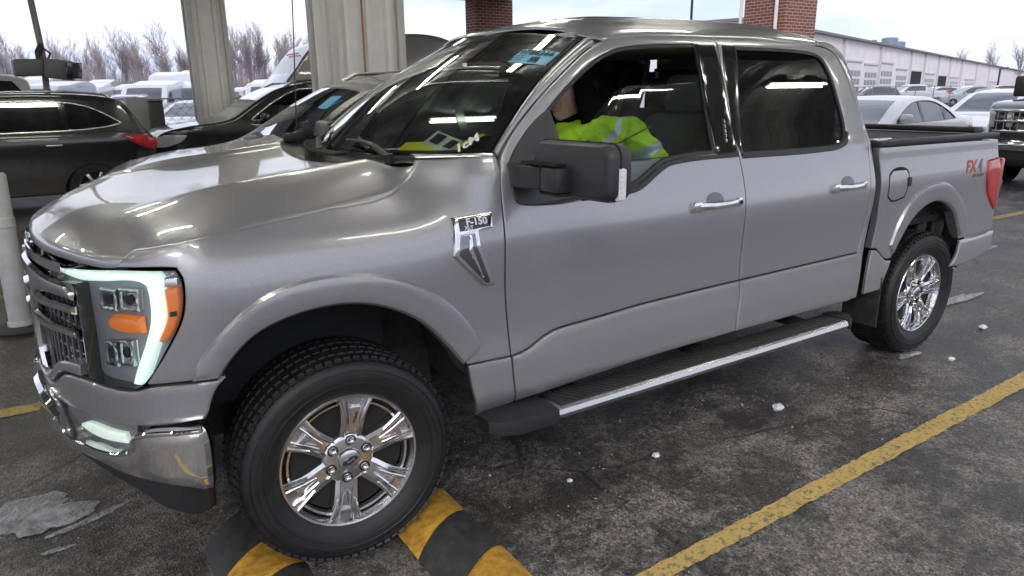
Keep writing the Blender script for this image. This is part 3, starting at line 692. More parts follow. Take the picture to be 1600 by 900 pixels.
# ---- headlights
LAMP = [(-.487, 1.141), (-.66, 1.142), (-.78, 1.134), (-.94, 1.119), (-1.07, 1.100), (-1.05, 1.088), (-.87, 1.080), (-.857, .99), (-.850, .88), (-.85, .80), (-.832, .785), (-.662, .784), (-.629, .786), (-.606, .802), (-.527, .912), (-.476, 1.007), (-.465, 1.073), (-.470, 1.117)]
def face(u, z, off=0, s=-1): return PS(u, z, off, s)
M['reflector'] = mat('lamp reflector', (.62, .62, .65), rough=.18, metal=1)
hl = []
for s in BOTH:
    h = T(panel('headlight', LAMP, M['lampbezel'], fn=PS, off=-.045, sides=(s,), gap=0, bev=0, dw=0, thick=.02, step=.03)); h['label'] = None; del h['label']
    def sub(o):
        for q in (o if isinstance(o, list) else [o]): q.parent = h; q.matrix_parent_inverse = Matrix.Identity(4)
        return o
    # wall round the recess
    lp = smooth_outline(LAMP, .015); b = MB(); n = len(lp)
    b.faces([PS(u, z, -.045, s) for u, z in lp] + [PS(u, z, -.002, s) for u, z in lp], [(i, (i + 1) % n, n + (i + 1) % n, n + i) for i in range(n)]); sub(b.build('lamp_bezel', M['gloss'], recalc=False))
    DR = [(-1.05, 1.098), (-.90, 1.121), (-.72, 1.133), (-.548, 1.136), (-.528, 1.116), (-.529, 1.0), (-.562, .91), (-.614, .797), (-.632, .788), (-.660, .790), (-.648, .819), (-.597, .93), (-.577, .99), (-.575, 1.06), (-.582, 1.094), (-.606, 1.106), (-.75, 1.100), (-.87, 1.090)]
    sub(panel('daytime_running_light', DR, M['drl'], fn=PS, off=-.012, bev=.010, dw=.014, sides=(s,), gap=0, step=.012, thick=.03))
    sub(panel('side_reflector', [(-.523, 1.085), (-.481, 1.090), (-.480, 1.036), (-.521, .941), (-.545, .925), (-.555, .93), (-.522, 1.0)], M['amber'], fn=PS, off=-.010, bev=.006, dw=.010, sides=(s,), gap=0, step=.012, thick=.03))
    sub(panel('marker_slot', [(-.510, 1.02), (-.490, 1.023), (-.490, 1.008), (-.510, 1.005)], M['ink'], fn=PS, off=-.008, bev=0, dw=0, sides=(s,), gap=0, step=.02, thick=.004))
    sub(panel('upper_reflector', [(-.523, 1.118), (-.482, 1.122), (-.480, 1.096), (-.523, 1.092)], M['reflector'], fn=PS, off=-.012, bev=.003, dw=.006, sides=(s,), gap=0, step=.012, thick=.02))
    def cup(u0, u1, z0, z1, flip=False):
        w_ = .012; o_ = [(u0, z0), (u1, z0), (u1, z1), (u0, z1)]
        sub(panel('lamp_reflector', o_, M['reflector'], fn=PS, off=-.034, sides=(s,), gap=0, bev=.010, dw=.012, step=.012, thick=.01))
        hole = inset([(u0, z0), (u1, z0), (u1, z1), (u0, z1)], w_)
        sub(panel('lamp_surround', o_, M['satin'], fn=PS, off=-.018, sides=(s,), gap=0, bev=.005, dw=.006, step=.02, thick=.02, holes=[hole], curve=False, bstep=.03))
        b = MB(); b.tube([PS((u0 + u1) / 2, (z0 + z1) / 2, -.036, s), PS((u0 + u1) / 2, (z0 + z1) / 2, -.022, s)], .015, n=12); sub(b.build('projector_lens', M['gloss']))
    cup(-.682, -.612, 1.016, 1.084); cup(-.762, -.692, 1.012, 1.078)
    cup(-.700, -.648, .845, .925); cup(-.765, -.712, .838, .915)
    sub(panel('turn_signal', [(-.742, .985), (-.72, .998), (-.606, 1.0), (-.603, .948), (-.68, .945), (-.735, .955)], M['amber'], fn=PS, off=-.016, sides=(s,), gap=0, bev=.016, dw=.022, step=.012, thick=.02))
    sub(panel('headlight_lens', LAMP, M['lens'], fn=PS, off=.0, sides=(s,), gap=.001, bev=.004, dw=.01, step=.03, thick=0))
# ---- bumper
BMP = [(-.445, .655), (-.452, .668), (-.618, .652), (-.640, .64), (-.660, .598), (-.70, .583), (-.83, .574), (-.97, .568), (-1.07, .60), (-1.14, .625), (-1.25, .632), (-1.50, .632), (-1.50, .475), (-1.17, .492), (-1.019, .505), (-.88, .520), (-.778, .521), (-.69, .505), (-.601, .488), (-.50, .462), (-.470, .448), (-.447, .455), (-.440, .55)]
T(panel('front_bumper', BMP, M['chrome'], fn=PS, off=.042, bev=.02, dw=.03, sides=BOTH, gap=0, step=.02, thick=.07))
T(panel('bumper_lip', [(-.45, .655), (-.452, .671), (-.625, .657), (-.645, .640), (-.661, .600), (-.70, .588), (-.83, .580), (-.97, .575), (-1.07, .607), (-1.07, .595), (-.97, .561), (-.83, .566), (-.70, .573), (-.650, .590), (-.632, .636), (-.618, .643)], M['chrome'], fn=PS, off=.050, bev=.007, dw=.009, sides=BOTH, gap=0, step=.01, thick=.03, bstep=.012))
T(panel('fog_lamp_recess', [(-.66, .66), (-.68, .57), (-.97, .56), (-1.10, .60), (-1.10, .66)], M['bezel'], fn=PS, off=-.01, sides=BOTH, gap=0, bev=0, dw=0, step=.03, thick=.02))
for s in BOTH:
    T(panel('fog_lamp', [(-.70, .632), (-.69, .598), (-.88, .590), (-.96, .60), (-.90, .622)], M['fog'], fn=PS, off=.012, sides=(s,), gap=0, bev=.01, dw=.014, step=.012, thick=.03))
T(panel('air_dam', [(-.455, .46), (-.60, .50), (-.80, .53), (-1.1, .50), (-1.5, .49), (-1.5, .45), (-1.1, .455), (-.86, .455), (-.70, .43), (-.60, .37), (-.51, .335), (-.47, .345)], M['plastic'], fn=PS, off=.0, sides=BOTH, gap=0, bev=.01, dw=.02, step=.03, thick=.03))
b = MB(); b.box((-.20, 0, .85), (.9, 1.4, .5)); b.box((-.62, 0, .90), (.10, 1.30, .46)); T(b.build('engine_bay', M['dark']))
# ---- fender vent badge
M['darkchrome'] = mat('dark chrome', (.22, .22, .235), rough=.10, metal=1)
VO = [(.421, 1.205), (.576, 1.213), (.570, 1.157), (.512, 1.152), (.514, 1.100), (.574, .945), (.522, .949), (.403, 1.076)]
for s in BOTH:
    T(panel('fender_vent', VO, M['chrome'], fn=PS, off=.014, bev=.008, dw=.010, sides=(s,), gap=0, step=.012, thick=.03, curve=False, bstep=.010))
    T(panel('fender_vent_scoop', [(.434, 1.148), (.496, 1.148), (.498, 1.100), (.553, .958), (.529, .960), (.420, 1.078)], M['darkchrome'], fn=PS, off=.0155, bev=.004, dw=.008, sides=(s,), gap=0, step=.012, thick=.01, curve=False, bstep=.010))
    T(panel('fender_vent_blade', [(.470, 1.146), (.480, 1.146), (.478, 1.09), (.520, .985), (.513, .982), (.462, 1.085)], M['chrome'], fn=PS, off=.020, bev=.003, dw=.004, sides=(s,), gap=0, step=.012, thick=.01, curve=False, bstep=.010))
T(panel('fender_vent_badge', [(.440, 1.197), (.562, 1.204), (.558, 1.166), (.437, 1.158)], M['gloss'], fn=PS, off=.019, bev=.002, dw=.003, gap=0, step=.012, thick=.006, curve=False))
T(text_obj('badge_lettering', 'F-150', .036, side_M(.503, 1.187, .0215), M['satin'], None, extrude=.001, bold=.0012))
T(text_obj('badge_lettering', 'XLT', .018, side_M(.470, 1.168, .0215), M['satin'], None, extrude=.001, bold=.0006))
# ---- bed decal
M['decalred'] = mat('red decal', (.42, .05, .03), rough=.4); M['decalgrey'] = mat('grey decal', (.12, .12, .125), rough=.4)
T(text_obj('bedside_decal', 'FX', .105, side_M(4.005, 1.150, .0015), M['decalred'], None, extrude=.0003, shear=.2, bold=.003))
T(text_obj('bedside_decal', '4', .105, side_M(4.115, 1.150, .0015), M['decalgrey'], None, extrude=.0003, shear=.2, bold=.003))
T(text_obj('bedside_decal', 'OFF ROAD', .028, side_M(4.10, 1.095, .0015), M['decalgrey'], None, extrude=.0003, bold=.0008))
# ---- door handles
def handle(u0, u1, z, keyhole, parent, s):
    p0 = PS(u0, z, 0, s); yo = p0.y
    b = MB(); rr = []
    for i in range(15):
        t = i / 14; u = u0 + (u1 - u0) * t; o = .012 + .034 * math.sin(math.pi * min(1, max(0, t * 1.12 - .06)))**.5 if 0 < t < 1 else .010
        h = .0165 if t < .22 else .0145
        y = yo + s * o; rr.append([Vector((u, y - s * .012, z - h)), Vector((u, y, z - h * .55)), Vector((u, y + s * .002, z + h * .3)), Vector((u, y - s * .003, z + h)), Vector((u, y - s * .012, z + h))])
    b.loft(rr); o = b.build('door_handle', M['chrome'], ang=50); T(o)
    b = MB(); b.box((u0 + .012, yo + s * .008, z), (.05, .028, .046), bev=.006); T(b.build('handle_base', M['chrome'])); b = MB(); b.box((u1 - .012, yo + s * .006, z), (.03, .024, .040), bev=.006); T(b.build('handle_base', M['chrome']))
    # dark oval laid on the door, painting shade in the finger cup
    b = MB(); n = 20; c = ((u0 + u1) / 2 - .01, z + .018)
    ringo = [PS(c[0] + .055 * math.cos(2 * math.pi * i / n), c[1] + .036 * math.sin(2 * math.pi * i / n), .0012, s) for i in range(n)]
    V_ = ringo + [PS(c[0] + .047 * math.cos(2 * math.pi * i / n), c[1] + .030 * math.sin(2 * math.pi * i / n), .0030, s) for i in range(n)] + [PS(c[0], c[1], .0032, s)]
    b.faces(V_, [(i, (i + 1) % n, n + (i + 1) % n, n + i) for i in range(n)] + [(n + i, n + (i + 1) % n, 2 * n) for i in range(n)])
    T(b.build('handle_cup_shade', M['bezel'] if keyhole is not None else M['paint'], ang=80, recalc=False))
    if keyhole:
        b = MB(); q = PS(u1 - .012, z, .020, s); b.tube([q, q + Vector((0, s * .004, 0))], .009, n=12); T(b.build('key_lock', M['gloss']))
for s in BOTH:
    handle(1.590, 1.890, 1.132, True, fd, s); handle(2.602, 2.875, 1.132, False, rd, s)
# ---- door mirror
def mirror(s):
    k = WIDE if s > 0 else 1
    def V3(x, y, z): return Vector((x, s * y * k, z))
    def rrect(x, yc, zc, hy, hz, r, skew=0, n=5):
        o = []
        for cx, cz, a0 in ((1, 1, 0), (-1, 1, 90), (-1, -1, 180), (1, -1, 270)):
            for i in range(n):
                a = math.radians(a0 + 90 * i / (n - 1)); yy = cx * (hy - r) + r * math.cos(a); zz = cz * (hz - r) + r * math.sin(a)
                o.append(V3(x + skew * (yy + yc - 1.06), yc + yy, zc + zz))
        return o
    b = MB(); yc, zc = 1.236, 1.368
    b.loft([rrect(.706, yc, zc, .165, .074, .04, .12), rrect(.709, yc, zc, .176, .083, .04, .12), rrect(.730, yc, zc, .187, .092, .042, .12), rrect(.765, yc + .002, zc, .190, .094, .045, .12), rrect(.792, yc, zc, .187, .092, .045, .12), rrect(.796, yc, zc, .175, .08, .035, .12)])
    hd = T(b.build('door_mirror', M['mirrorplastic'], ang=45))
    def sub(o): o.parent = hd; o.matrix_parent_inverse = Matrix.Identity(4); return o
    b = MB(); b.box(V3(.793 + .02, yc, zc), (.006, .32, .145), rot=(0, 0, s * .10)); sub(b.build('mirror_glass', mat('mirror glass', (.6, .62, .64), rough=.03, metal=1)))
    b = MB(); b.loft([rrect(.744, yc, zc, .1895, .0945, .043, .12), rrect(.744, yc, zc, .1915, .0965, .043, .12), rrect(.748, yc, zc, .1915, .0965, .043, .12), rrect(.748, yc, zc, .1895, .0945, .043, .12)], caps=False); sub(b.build('shell_seam', M['dark']))
    # outer clearance lamp
    b = MB(); b.loft([rrect(.742, 1.414, 1.335, .006, .048, .005, .12), rrect(.740, 1.418, 1.335, .008, .052, .006, .12), rrect(.755, 1.424, 1.335, .007, .052, .006, .12), rrect(.768, 1.424, 1.335, .004, .048, .003, .12)]); sub(b.build('mirror_lamp', mat('clear ribbed lens', (.75, .75, .76), rough=.15, coat=.6)))
    b = MB()
    for i in range(6): b.box(V3(.795, 1.424, 1.292 + .017 * i), (.010, .010, .006), bev=.002)
    sub(b.build('lamp_rib', M['chrome']))
    # arm in two blocks
    b = MB(); b.loft([[V3(.68, .90, 1.375), V3(.80, .90, 1.375), V3(.80, .91, 1.285), V3(.68, .91, 1.285)], [V3(.675, 1.04, 1.375), V3(.80, 1.04, 1.375), V3(.80, 1.05, 1.292), V3(.675, 1.05, 1.292)], [V3(.685, 1.135, 1.372), V3(.80, 1.135, 1.372), V3(.80, 1.135, 1.296), V3(.685, 1.135, 1.296)]])
    o = b.build('mirror_arm', M['mirrorplastic'], ang=30); m_ = o.modifiers.new('b', 'BEVEL'); m_.width = .006; m_.segments = 2; sub(o)
    b = MB(); b.box(V3(.705, 1.192, 1.335), (.06, .10, .084), bev=.01); sub(b.build('mirror_arm_joint', M['mirrorplastic']))
    b = MB(); b.box(V3(.704, 1.138, 1.335), (.05, .008, .09)); b.box(V3(.7065, 1.190, 1.288), (.05, .11, .008)); b.box(V3(.7065, 1.12, 1.385), (.05, .2, .007)); sub(b.build('mirror_shut_line', M['dark']))
mirror(-1); mirror(1)
# ---- running boards
for s in BOTH:
    k = WIDE if s > 0 else 1
    def V3(x, y, z): return (x, s * y * k, z)
    b = MB()
    sec = lambda x, w_=1., dz=0: [V3(x, 1.112, .395 + dz), V3(x, 1.118, .412 + dz), V3(x, 1.112, .430 + dz), V3(x, 1.10, .436 + dz), V3(x, .965, .436 + dz), V3(x, .955, .40 + dz), V3(x, 1.0, .385 + dz)]
    b.loft([sec(.78), sec(1.5), sec(2.70)]); bd_ = T(b.build('side_step', M['satin'], ang=25))
    def sub(o): o.parent = bd_; o.matrix_parent_inverse = Matrix.Identity(4); return o
    b = MB(); b.box(V3(1.745, 1.03, .4385), (1.86, .115, .004))
    for i in range(58):
        x = .86 + i * .031; b.box(V3(x + .006, 1.03, .4425), (.011, .125, .007), rot=(0, 0, s * -.55), bev=.002)
    sub(b.build('step_tread', M['plastic']))
    b = MB(); e = lambda x, a, y1, y0: [V3(x, y1, .392 - a * .3), V3(x, y1 + .004, .41), V3(x, y1, .440 + a * .0), V3(x, y0, .440), V3(x, y0, .385 - a * .2)]
    b.loft([e(.50, 0, 1.06, .985), e(.53, .02, 1.09, .972), e(.60, .04, 1.114, .960), e(.785, .03, 1.120, .952)]); sub(b.build('step_end_cap', M['plastic'], ang=30))
    b = MB(); b.loft([e(2.70, 0, 1.118, .954), e(2.74, 0, 1.105, .96), e(2.80, -.02, 1.05, .98)]); sub(b.build('step_end_cap', M['plastic'], ang=30))
    for x in (.95, 1.75, 2.5): b = MB(); b.box(V3(x, .90, .42), (.10, .22, .03), bev=.006); b.box(V3(x, .80, .47), (.09, .06, .12)); sub(b.build('step_bracket', M['dark']))
b = MB(); b.box((3.16, -.90, .43), (.012, .22, .30), bev=.004); T(b.build('mud_flap', M['liner']))
# ---- wheels
def make_wheel(phase):
    w_ = empty('wheel'); NT = 96
    b = MB()
    prof = [(.232, .010), (.238, -.004), (.250, -.008), (.262, -.016), (.285, -.028), (.312, -.034), (.335, -.033), (.352, -.028), (.362, -.018), (.372, -.006), (.3785, .012), (.381, .05), (.382, .12), (.381, .19), (.3785, .222), (.370, .24), (.345, .262), (.30, .262), (.26, .25), (.232, .225)]
    b.lathe(prof, n=NT, axis='y')
    for k in range(3): b.lathe([(.295 + k * .022, -.0315 - (.0025 if k == 1 else 0)), (.297 + k * .022, -.0345 - (.0015 if k else 0)), (.299 + k * .022, -.0325 - (.0015 if k else 0))], n=NT, axis='y')
    nb = 74
    for row, (yc, wd, ph, tg, r, tw) in enumerate([(.014, .036, 0, .024, .3765, 0), (.060, .047, .5, .0265, .379, .35), (.118, .046, .1, .0265, .3795, -.35), (.172, .047, .6, .0265, .379, .35), (.219, .036, .2, .024, .3765, 0)]):
        for i in range(nb):
            a = 2 * math.pi * (i + ph) / nb
            R_ = Matrix.Rotation(-a, 4, 'Y'); b._add_box = None
            t = bmesh.new(); bmesh.ops.create_cube(t, size=1)
            for v in t.verts:
                tp = 1 if v.co.x < 0 else .86
                v.co = Vector((v.co.x * .014, v.co.y * wd * tp, v.co.z * tg * tp + v.co.y * wd * tw))
            b._add(t, (r * math.cos(a), yc, r * math.sin(a)), R_)
    for i in range(nb):   # shoulder blocks that run on to the sidewall
        a = 2 * math.pi * (i + .05) / nb; R_ = Matrix.Rotation(-a, 4, 'Y'); t = bmesh.new(); bmesh.ops.create_cube(t, size=1)
        l = .030 if i % 2 else .020
        for v in t.verts: v.co = Vector((v.co.x * l * .8, v.co.y * .009, v.co.z * .022))
        b._add(t, (.367 * math.cos(a), -.0105, .367 * math.sin(a)), R_ @ Matrix.Rotation(-.62, 4, 'Z'))
    b.build('tyre', M['rubber'], w_, ang=40)
    # rim
    b = MB(); b.lathe([(.236, .010), (.2475, .004), (.2480, -.006), (.243, -.012), (.2365, -.010), (.232, .000), (.224, .012), (.222, .030), (.215, .06), (.205, .10), (.205, .20), (.235, .22)], n=96, axis='y')
    b.lathe([(.216, .012), (.208, .014), (.204, .028)], n=96, axis='y')
    MX = Matrix(((1, 0, 0, 0), (0, 0, -1, 0), (0, 1, 0, 0), (0, 0, 0, 1)))   # local XY -> wheel XZ, local Z -> -Y
    for k in range(6):
        a = math.radians(phase + 60 * k); Rk = Matrix.Rotation(-a, 4, 'Y')
        def hgt(x): return spl(x, [(.04, .004), (.10, .010), (.16, .006), (.20, .0), (.236, .003)])
        # body of the spoke: lofted sections, trough in the middle, ribs at the edge
        rings = []
        for x, hw, rib in ((.030, .032, .003), (.065, .037, .005), (.10, .040, .008), (.135, .041, .009), (.165, .044, .009), (.195, .051, .007), (.222, .056, .005), (.238, .059, .003)):
            y0 = -.002 + (.024 if x < .05 else .018 - .10 * max(0, x - .05)) * 1.0
            y0 = spl(x, [(.03, .020), (.065, .017), (.10, .010), (.135, .004), (.18, -.001), (.238, .0)])
            zz = [-hw - .004, -hw, -hw * .62, -hw * .46, hw * .46, hw * .62, hw, hw + .004]; yy = [.030, y0 + .004, y0, y0 + rib, y0 + rib, y0, y0 + .004, .030]
            rings.append([Rk @ Vector((x, yy[i], zz[i])) for i in range(8)])
        b.loft(rings, closed=True)
        # raised bridge and outer pocket rims near the rim
        for sg in (-1, 1):
            b.tube([Rk @ Vector((.125, .003, sg * .010)), Rk @ Vector((.170, -.001, sg * .016)), Rk @ Vector((.205, -.003, sg * .024)), Rk @ Vector((.232, -.004, sg * .028))], .0045, n=6)
            b.tube([Rk @ Vector((.15, .004, sg * .030)), Rk @ Vector((.19, .000, sg * .043)), Rk @ Vector((.236, -.002, sg * .060))], .006, n=6)
        b.box(Rk @ Vector((.192, .0, 0)), (.020, .010, .044), rot=Rk, bev=.003)
    b.lathe([(.0001, .012), (.078, .012), (.088, .016), (.094, .024), (.095, .04)], n=48, axis='y')
    b.build('rim', M['wheelchrome'], w_, ang=38)
    b = MB(); b.lathe([(.0001, .034), (.20, .034), (.2, .045), (.0001, .045)], n=40, axis='y'); b.build('spoke_gap_shade', M['dark'], w_)  # black disc behind the spokes stands for the shade inside the rim
    for k in range(6):
        a = math.radians(phase + 60 * k); b = MB(); c = (.070 * math.cos(a), 0, .070 * math.sin(a))
        b.lathe([(.0001, -.012), (.006, -.0115), (.0105, -.008), (.0125, 0), (.0125, .02)], n=6, axis='y', c=c)
        b.build('lug_nut', M['chrome'], w_, ang=50)
        b = MB(); b.lathe([(.0145, .010), (.0185, .0085), (.0195, .012)], n=20, axis='y', c=c); b.build('lug_seat', M['dark'], w_)
    b = MB(); b.lathe([(.0001, -.004), (.028, -.003), (.037, .001), (.041, .008), (.041, .02)], n=40, axis='y'); cap = b.build('center_cap', M['wheelchrome'], w_)
    mC = Matrix(((1, 0, 0, 0), (0, 0, -1, -.0035), (0, 1, 0, 0), (0, 0, 0, 1))) @ Matrix.Rotation(.35, 4, 'Z')
    b = MB(); b.prism(oval(.029, .0125, 0)[0], .0025, mC); b.build('cap_badge', M['emblem'], w_)
    text_obj('cap_lettering', 'Ford', .015, mC @ Matrix.Translation((0, 0, .003)), M['chrome'], w_, extrude=.0006, shear=.3)
    return w_
# each wheel is a part, so its pieces hang on the tyre mesh
def place_wheel(x, s, phase, steer=0):
    w_ = make_wheel(phase); k = 1
    mw = Matrix.Translation((x, s * .95 * (WIDE if s > 0 else 1), .388)) @ Matrix.Rotation(steer, 4, 'Z') @ (Matrix.Rotation(math.pi, 4, 'Z') if s > 0 else Matrix.Identity(4))
    kids = list(w_.children); ty = [c for c in kids if c.name.startswith('tyre')][0]
    bpy.data.objects.remove(w_)
    ty.name = 'wheel'
    for c in kids:
        if c is not ty: c.parent = ty; c.matrix_parent_inverse = Matrix.Identity(4)
    ty.parent = truck; ty.matrix_parent_inverse = truck.matrix_world.inverted() @ mw
    return ty
place_wheel(0, -1, 21, math.radians(-2.8)); place_wheel(3.694, -1, 5); place_wheel(0, 1, 40, math.radians(-2.8)); place_wheel(3.694, 1, 10)
b = MB(); b.lathe([(.06, .0), (.165, .0), (.165, .025), (.06, .025)], n=48, axis='y', c=(0, -.86, .388)); b.lathe([(.0001, -.02), (.075, -.02), (.08, .02), (.1, .05)], n=32, axis='y', c=(0, -.87, .388)); T(b.build('brake_disc', M['disc']))
b = MB(); b.box((.12, -.875, .45), (.09, .06, .17), rot=(0, .5, 0), bev=.02); T(b.build('brake_caliper', mat('grey caliper', (.28, .28, .29), rough=.4, metal=.6)))
b = MB(); b.lathe([(.06, .0), (.165, .0), (.165, .025), (.06, .025)], n=48, axis='y', c=(3.694, -.86, .388)); T(b.build('brake_disc', M['disc']))
# ---- cabin
b = MB(); b.box((1.9, 0, .62), (2.2, 1.7, .05)); T(b.build('cabin_floor', M['interior']))
b = MB(); b.box((.86, 0, 1.20), (.46, 1.56, .22), bev=.05); b.box((.72, 0, 1.28), (.55, 1.50, .05), rot=(0, .08, 0), bev=.015); b.box((1.04, 0, 1.02), (.2, 1.5, .3), bev=.04); b.box((1.08, -.42, 1.30), (.16, .42, .12), bev=.03); T(b.build('dashboard', M['interior']))
b = MB(); b.box((2.0, 0, 1.83), (1.4, 1.28, .03), bev=.01); b.box((1.36, 0, 1.855), (.3, 1.2, .02)); T(b.build('headliner', M['headliner']))
def seat(x, y, wd=.50, hr=True, mt=None):
    mt = mt or M['seat']
    b = MB(); b.box((x - .22, y, .86), (.52, wd, .16), bev=.05); b.box((x + .06, y, 1.18), (.16, wd, .66), rot=(0, .22, 0), bev=.06)
    for sg in (-1, 1): b.box((x + .02, y + sg * (wd / 2 - .045), 1.16), (.18, .07, .52), rot=(0, .22, 0), bev=.03)
    o = T(b.build('seat', mt))
    if hr:
        b = MB(); b.box((x + .135, y, 1.605), (.11, .27, .20), rot=(0, .12, 0), bev=.045)
        q = b.build('headrest', mt); q.parent = o; q.matrix_parent_inverse = Matrix.Identity(4)
        b = MB()
        for sg in (-1, 1): b.tube([(x + .13, y + sg * .06, 1.45), (x + .135, y + sg * .06, 1.56)], .006, n=8)
        q = b.build('headrest_post', M['chrome']); q.parent = o; q.matrix_parent_inverse = Matrix.Identity(4)
seat(1.98, -.44); seat(1.98, .46)
M['seatshade'] = mat('shaded rear seat cloth', (.035, .035, .037), rough=.9)  # seat cloth darkened so the rear seats read as shaded
for y in (-.48, .48): seat(2.74, y, .62, mt=M['seatshade'])
b = MB(); n = 40; C0 = Vector((1.30, -.42, 1.27)); ax = Vector((-.86, 0, .5)).normalized(); e1_ = Vector((0, 1, 0)); e2_ = ax.cross(e1_)
b.tube([C0 + (e1_ * math.cos(2 * math.pi * i / n) + e2_ * math.sin(2 * math.pi * i / n)) * .185 for i in range(n)], .016, n=10, closed=True)
for a in (0.2, math.pi - .2, -math.pi / 2): b.tube([C0 + ax * -.03 * -1, C0 + (e1_ * math.cos(a) + e2_ * math.sin(a)) * .18], [.03, .012], n=8)
b.tube([C0 + ax * .02, C0 + ax * .25], .05, n=12); T(b.build('steering_wheel', M['plastic']))
b = MB(); b.box((1.30, -.02, 1.72), (.03, .24, .065), rot=(0, .1, 0), bev=.02); b.tube([(1.29, -.02, 1.74), (1.22, -.02, 1.80)], .012, n=8); b.box((1.20, -.03, 1.80), (.10, .11, .06), bev=.02); T(b.build('rear_view_mirror', M['plastic']))
b = MB(); b.tube([(.46, .99, 1.33), (.49, .99, 1.42)], [.012, .006], n=8); b.tube([(.487, .99, 1.42), (.535, .99, 2.25)], .0032, n=6); T(b.build('radio_antenna', M['plastic']))
b = MB(); b.tube([(2.02, -.70, 1.70), (2.02, -.80, 1.35), (2.0, -.84, .9)], .016, n=6); T(b.build('seat_belt', mat('grey webbing', (.12, .13, .13), rough=.8)))
b = MB(); b.box((1.78, -.86, 1.20), (2.1, .05, .28), bev=.01); T(b.build('door_trim', M['interior']))
# windscreen sticker and writing
M['sticker'] = mat('light blue sticker', (.16, .42, .62), rough=.5, emis=None)
def wM(t, v, off=.008):
    a = wind(t, v, off); X = (wind(t - .01, v, off) - wind(t + .01, v, off)).normalized(); Y = wind(t, v + .01, off) - a; Y = (Y - X * Y.dot(X)).normalized(); Z = X.cross(Y)
    m_ = Matrix((X, Y, Z)).transposed().to_4x4(); m_.translation = a; return m_
def wsheet(name, t0, t1, v0, v1, off, mt, thick=0):
    o = strip_surf(lambda t, v: wind(t, v, off), t0, t1, v0, v1, 10, 6, name, mt); return T(o)

def wquad(name, cs, off, mt, n=8):
    # patch of the windscreen between four (t, v) corners: bottom-left, bottom-right, top-right, top-left seen from outside
    b = MB(); V_ = []
    for j in range(n + 1):
        for i in range(n + 1):
            a, c = i / n, j / n
            t = (cs[0][0] * (1 - a) + cs[1][0] * a) * (1 - c) + (cs[3][0] * (1 - a) + cs[2][0] * a) * c
            v = (cs[0][1] * (1 - a) + cs[1][1] * a) * (1 - c) + (cs[3][1] * (1 - a) + cs[2][1] * a) * c
            V_.append(wind(t, v, off))
    b.faces(V_, [(j * (n + 1) + i, j * (n + 1) + i + 1, (j + 1) * (n + 1) + i + 1, (j + 1) * (n + 1) + i) for j in range(n) for i in range(n)])
    return b.build(name, mt, ang=60, recalc=False)
T(wquad('windshield_sticker', [(-.69, .68), (-.95, .665), (-.96, .81), (-.69, .81)], .002, M['sticker']))
def wtext(name, body, size, t, v, mt, rot=0, off=.0045, **k):
    mw = wM(t, v, off) @ Matrix.Rotation(rot, 4, 'Z'); return T(text_obj(name, body, size, mw, mt, None, extrude=.0004, **k))
wtext('sticker_lettering', '9788366', .052, -.825, .775, M['ink'], bold=.0008)
wtext('sticker_lettering', 'BSE', .030, -.85, .722, M['ink'], bold=.0006); wtext('sticker_lettering', 'OVE', .026, -.85, .693, M['ink'], bold=.0006)
for k in range(3): wtext('sticker_lettering', 'Lane 12 Run 8'[:9 + k], .012, -.735, .742 - .022 * k, M['ink'])
wtext('windshield_writing', '1cM', .060, -.862, .062, mat('white paint marker', (.85, .85, .85), rough=.6), rot=.75, bold=.0022, shear=.25, off=.003)
M['ysheet'] = mat('yellow paper', (.80, .76, .04), rough=.7)
def top_item(o, label, cat, group=None): tag(o, label, cat, group); return o
top_item(wquad('paper_sheet', [(-.46, .035), (-.72, .02), (-.74, .105), (-.48, .095)], -.012, M['ysheet']), 'yellow sheet of paper lying against the lower windshield, left half with print', 'paper')
top_item(wquad('paper_sheet', [(-.70, .020), (-.80, .045), (-.905, .145), (-.885, .155)], -.014, M['ysheet']), 'yellow paper corner sticking out right of the hang tag', 'paper')
hg = empty('hang_tag', wind(-.70, .09, 0), 0, 'white and black mirror hang tag lying on the yellow paper behind the windshield', 'tag')
M['cream'] = mat('pale green card', (.75, .85, .80), rough=.5)
def ht(o): o.parent = hg; o.matrix_parent_inverse = Matrix.Translation(-hg.location); return o
ht(wquad('card', [(-.60, .085), (-.78, .025), (-.82, .10), (-.64, .165)], -.008, M['cream'])); ht(wquad('card_window', [(-.635, .095), (-.70, .072), (-.725, .125), (-.655, .148)], -.006, M['ink']))
ht(wquad('code_panel', [(-.735, .062), (-.785, .045), (-.81, .088), (-.765, .105)], -.006, M['ink']))
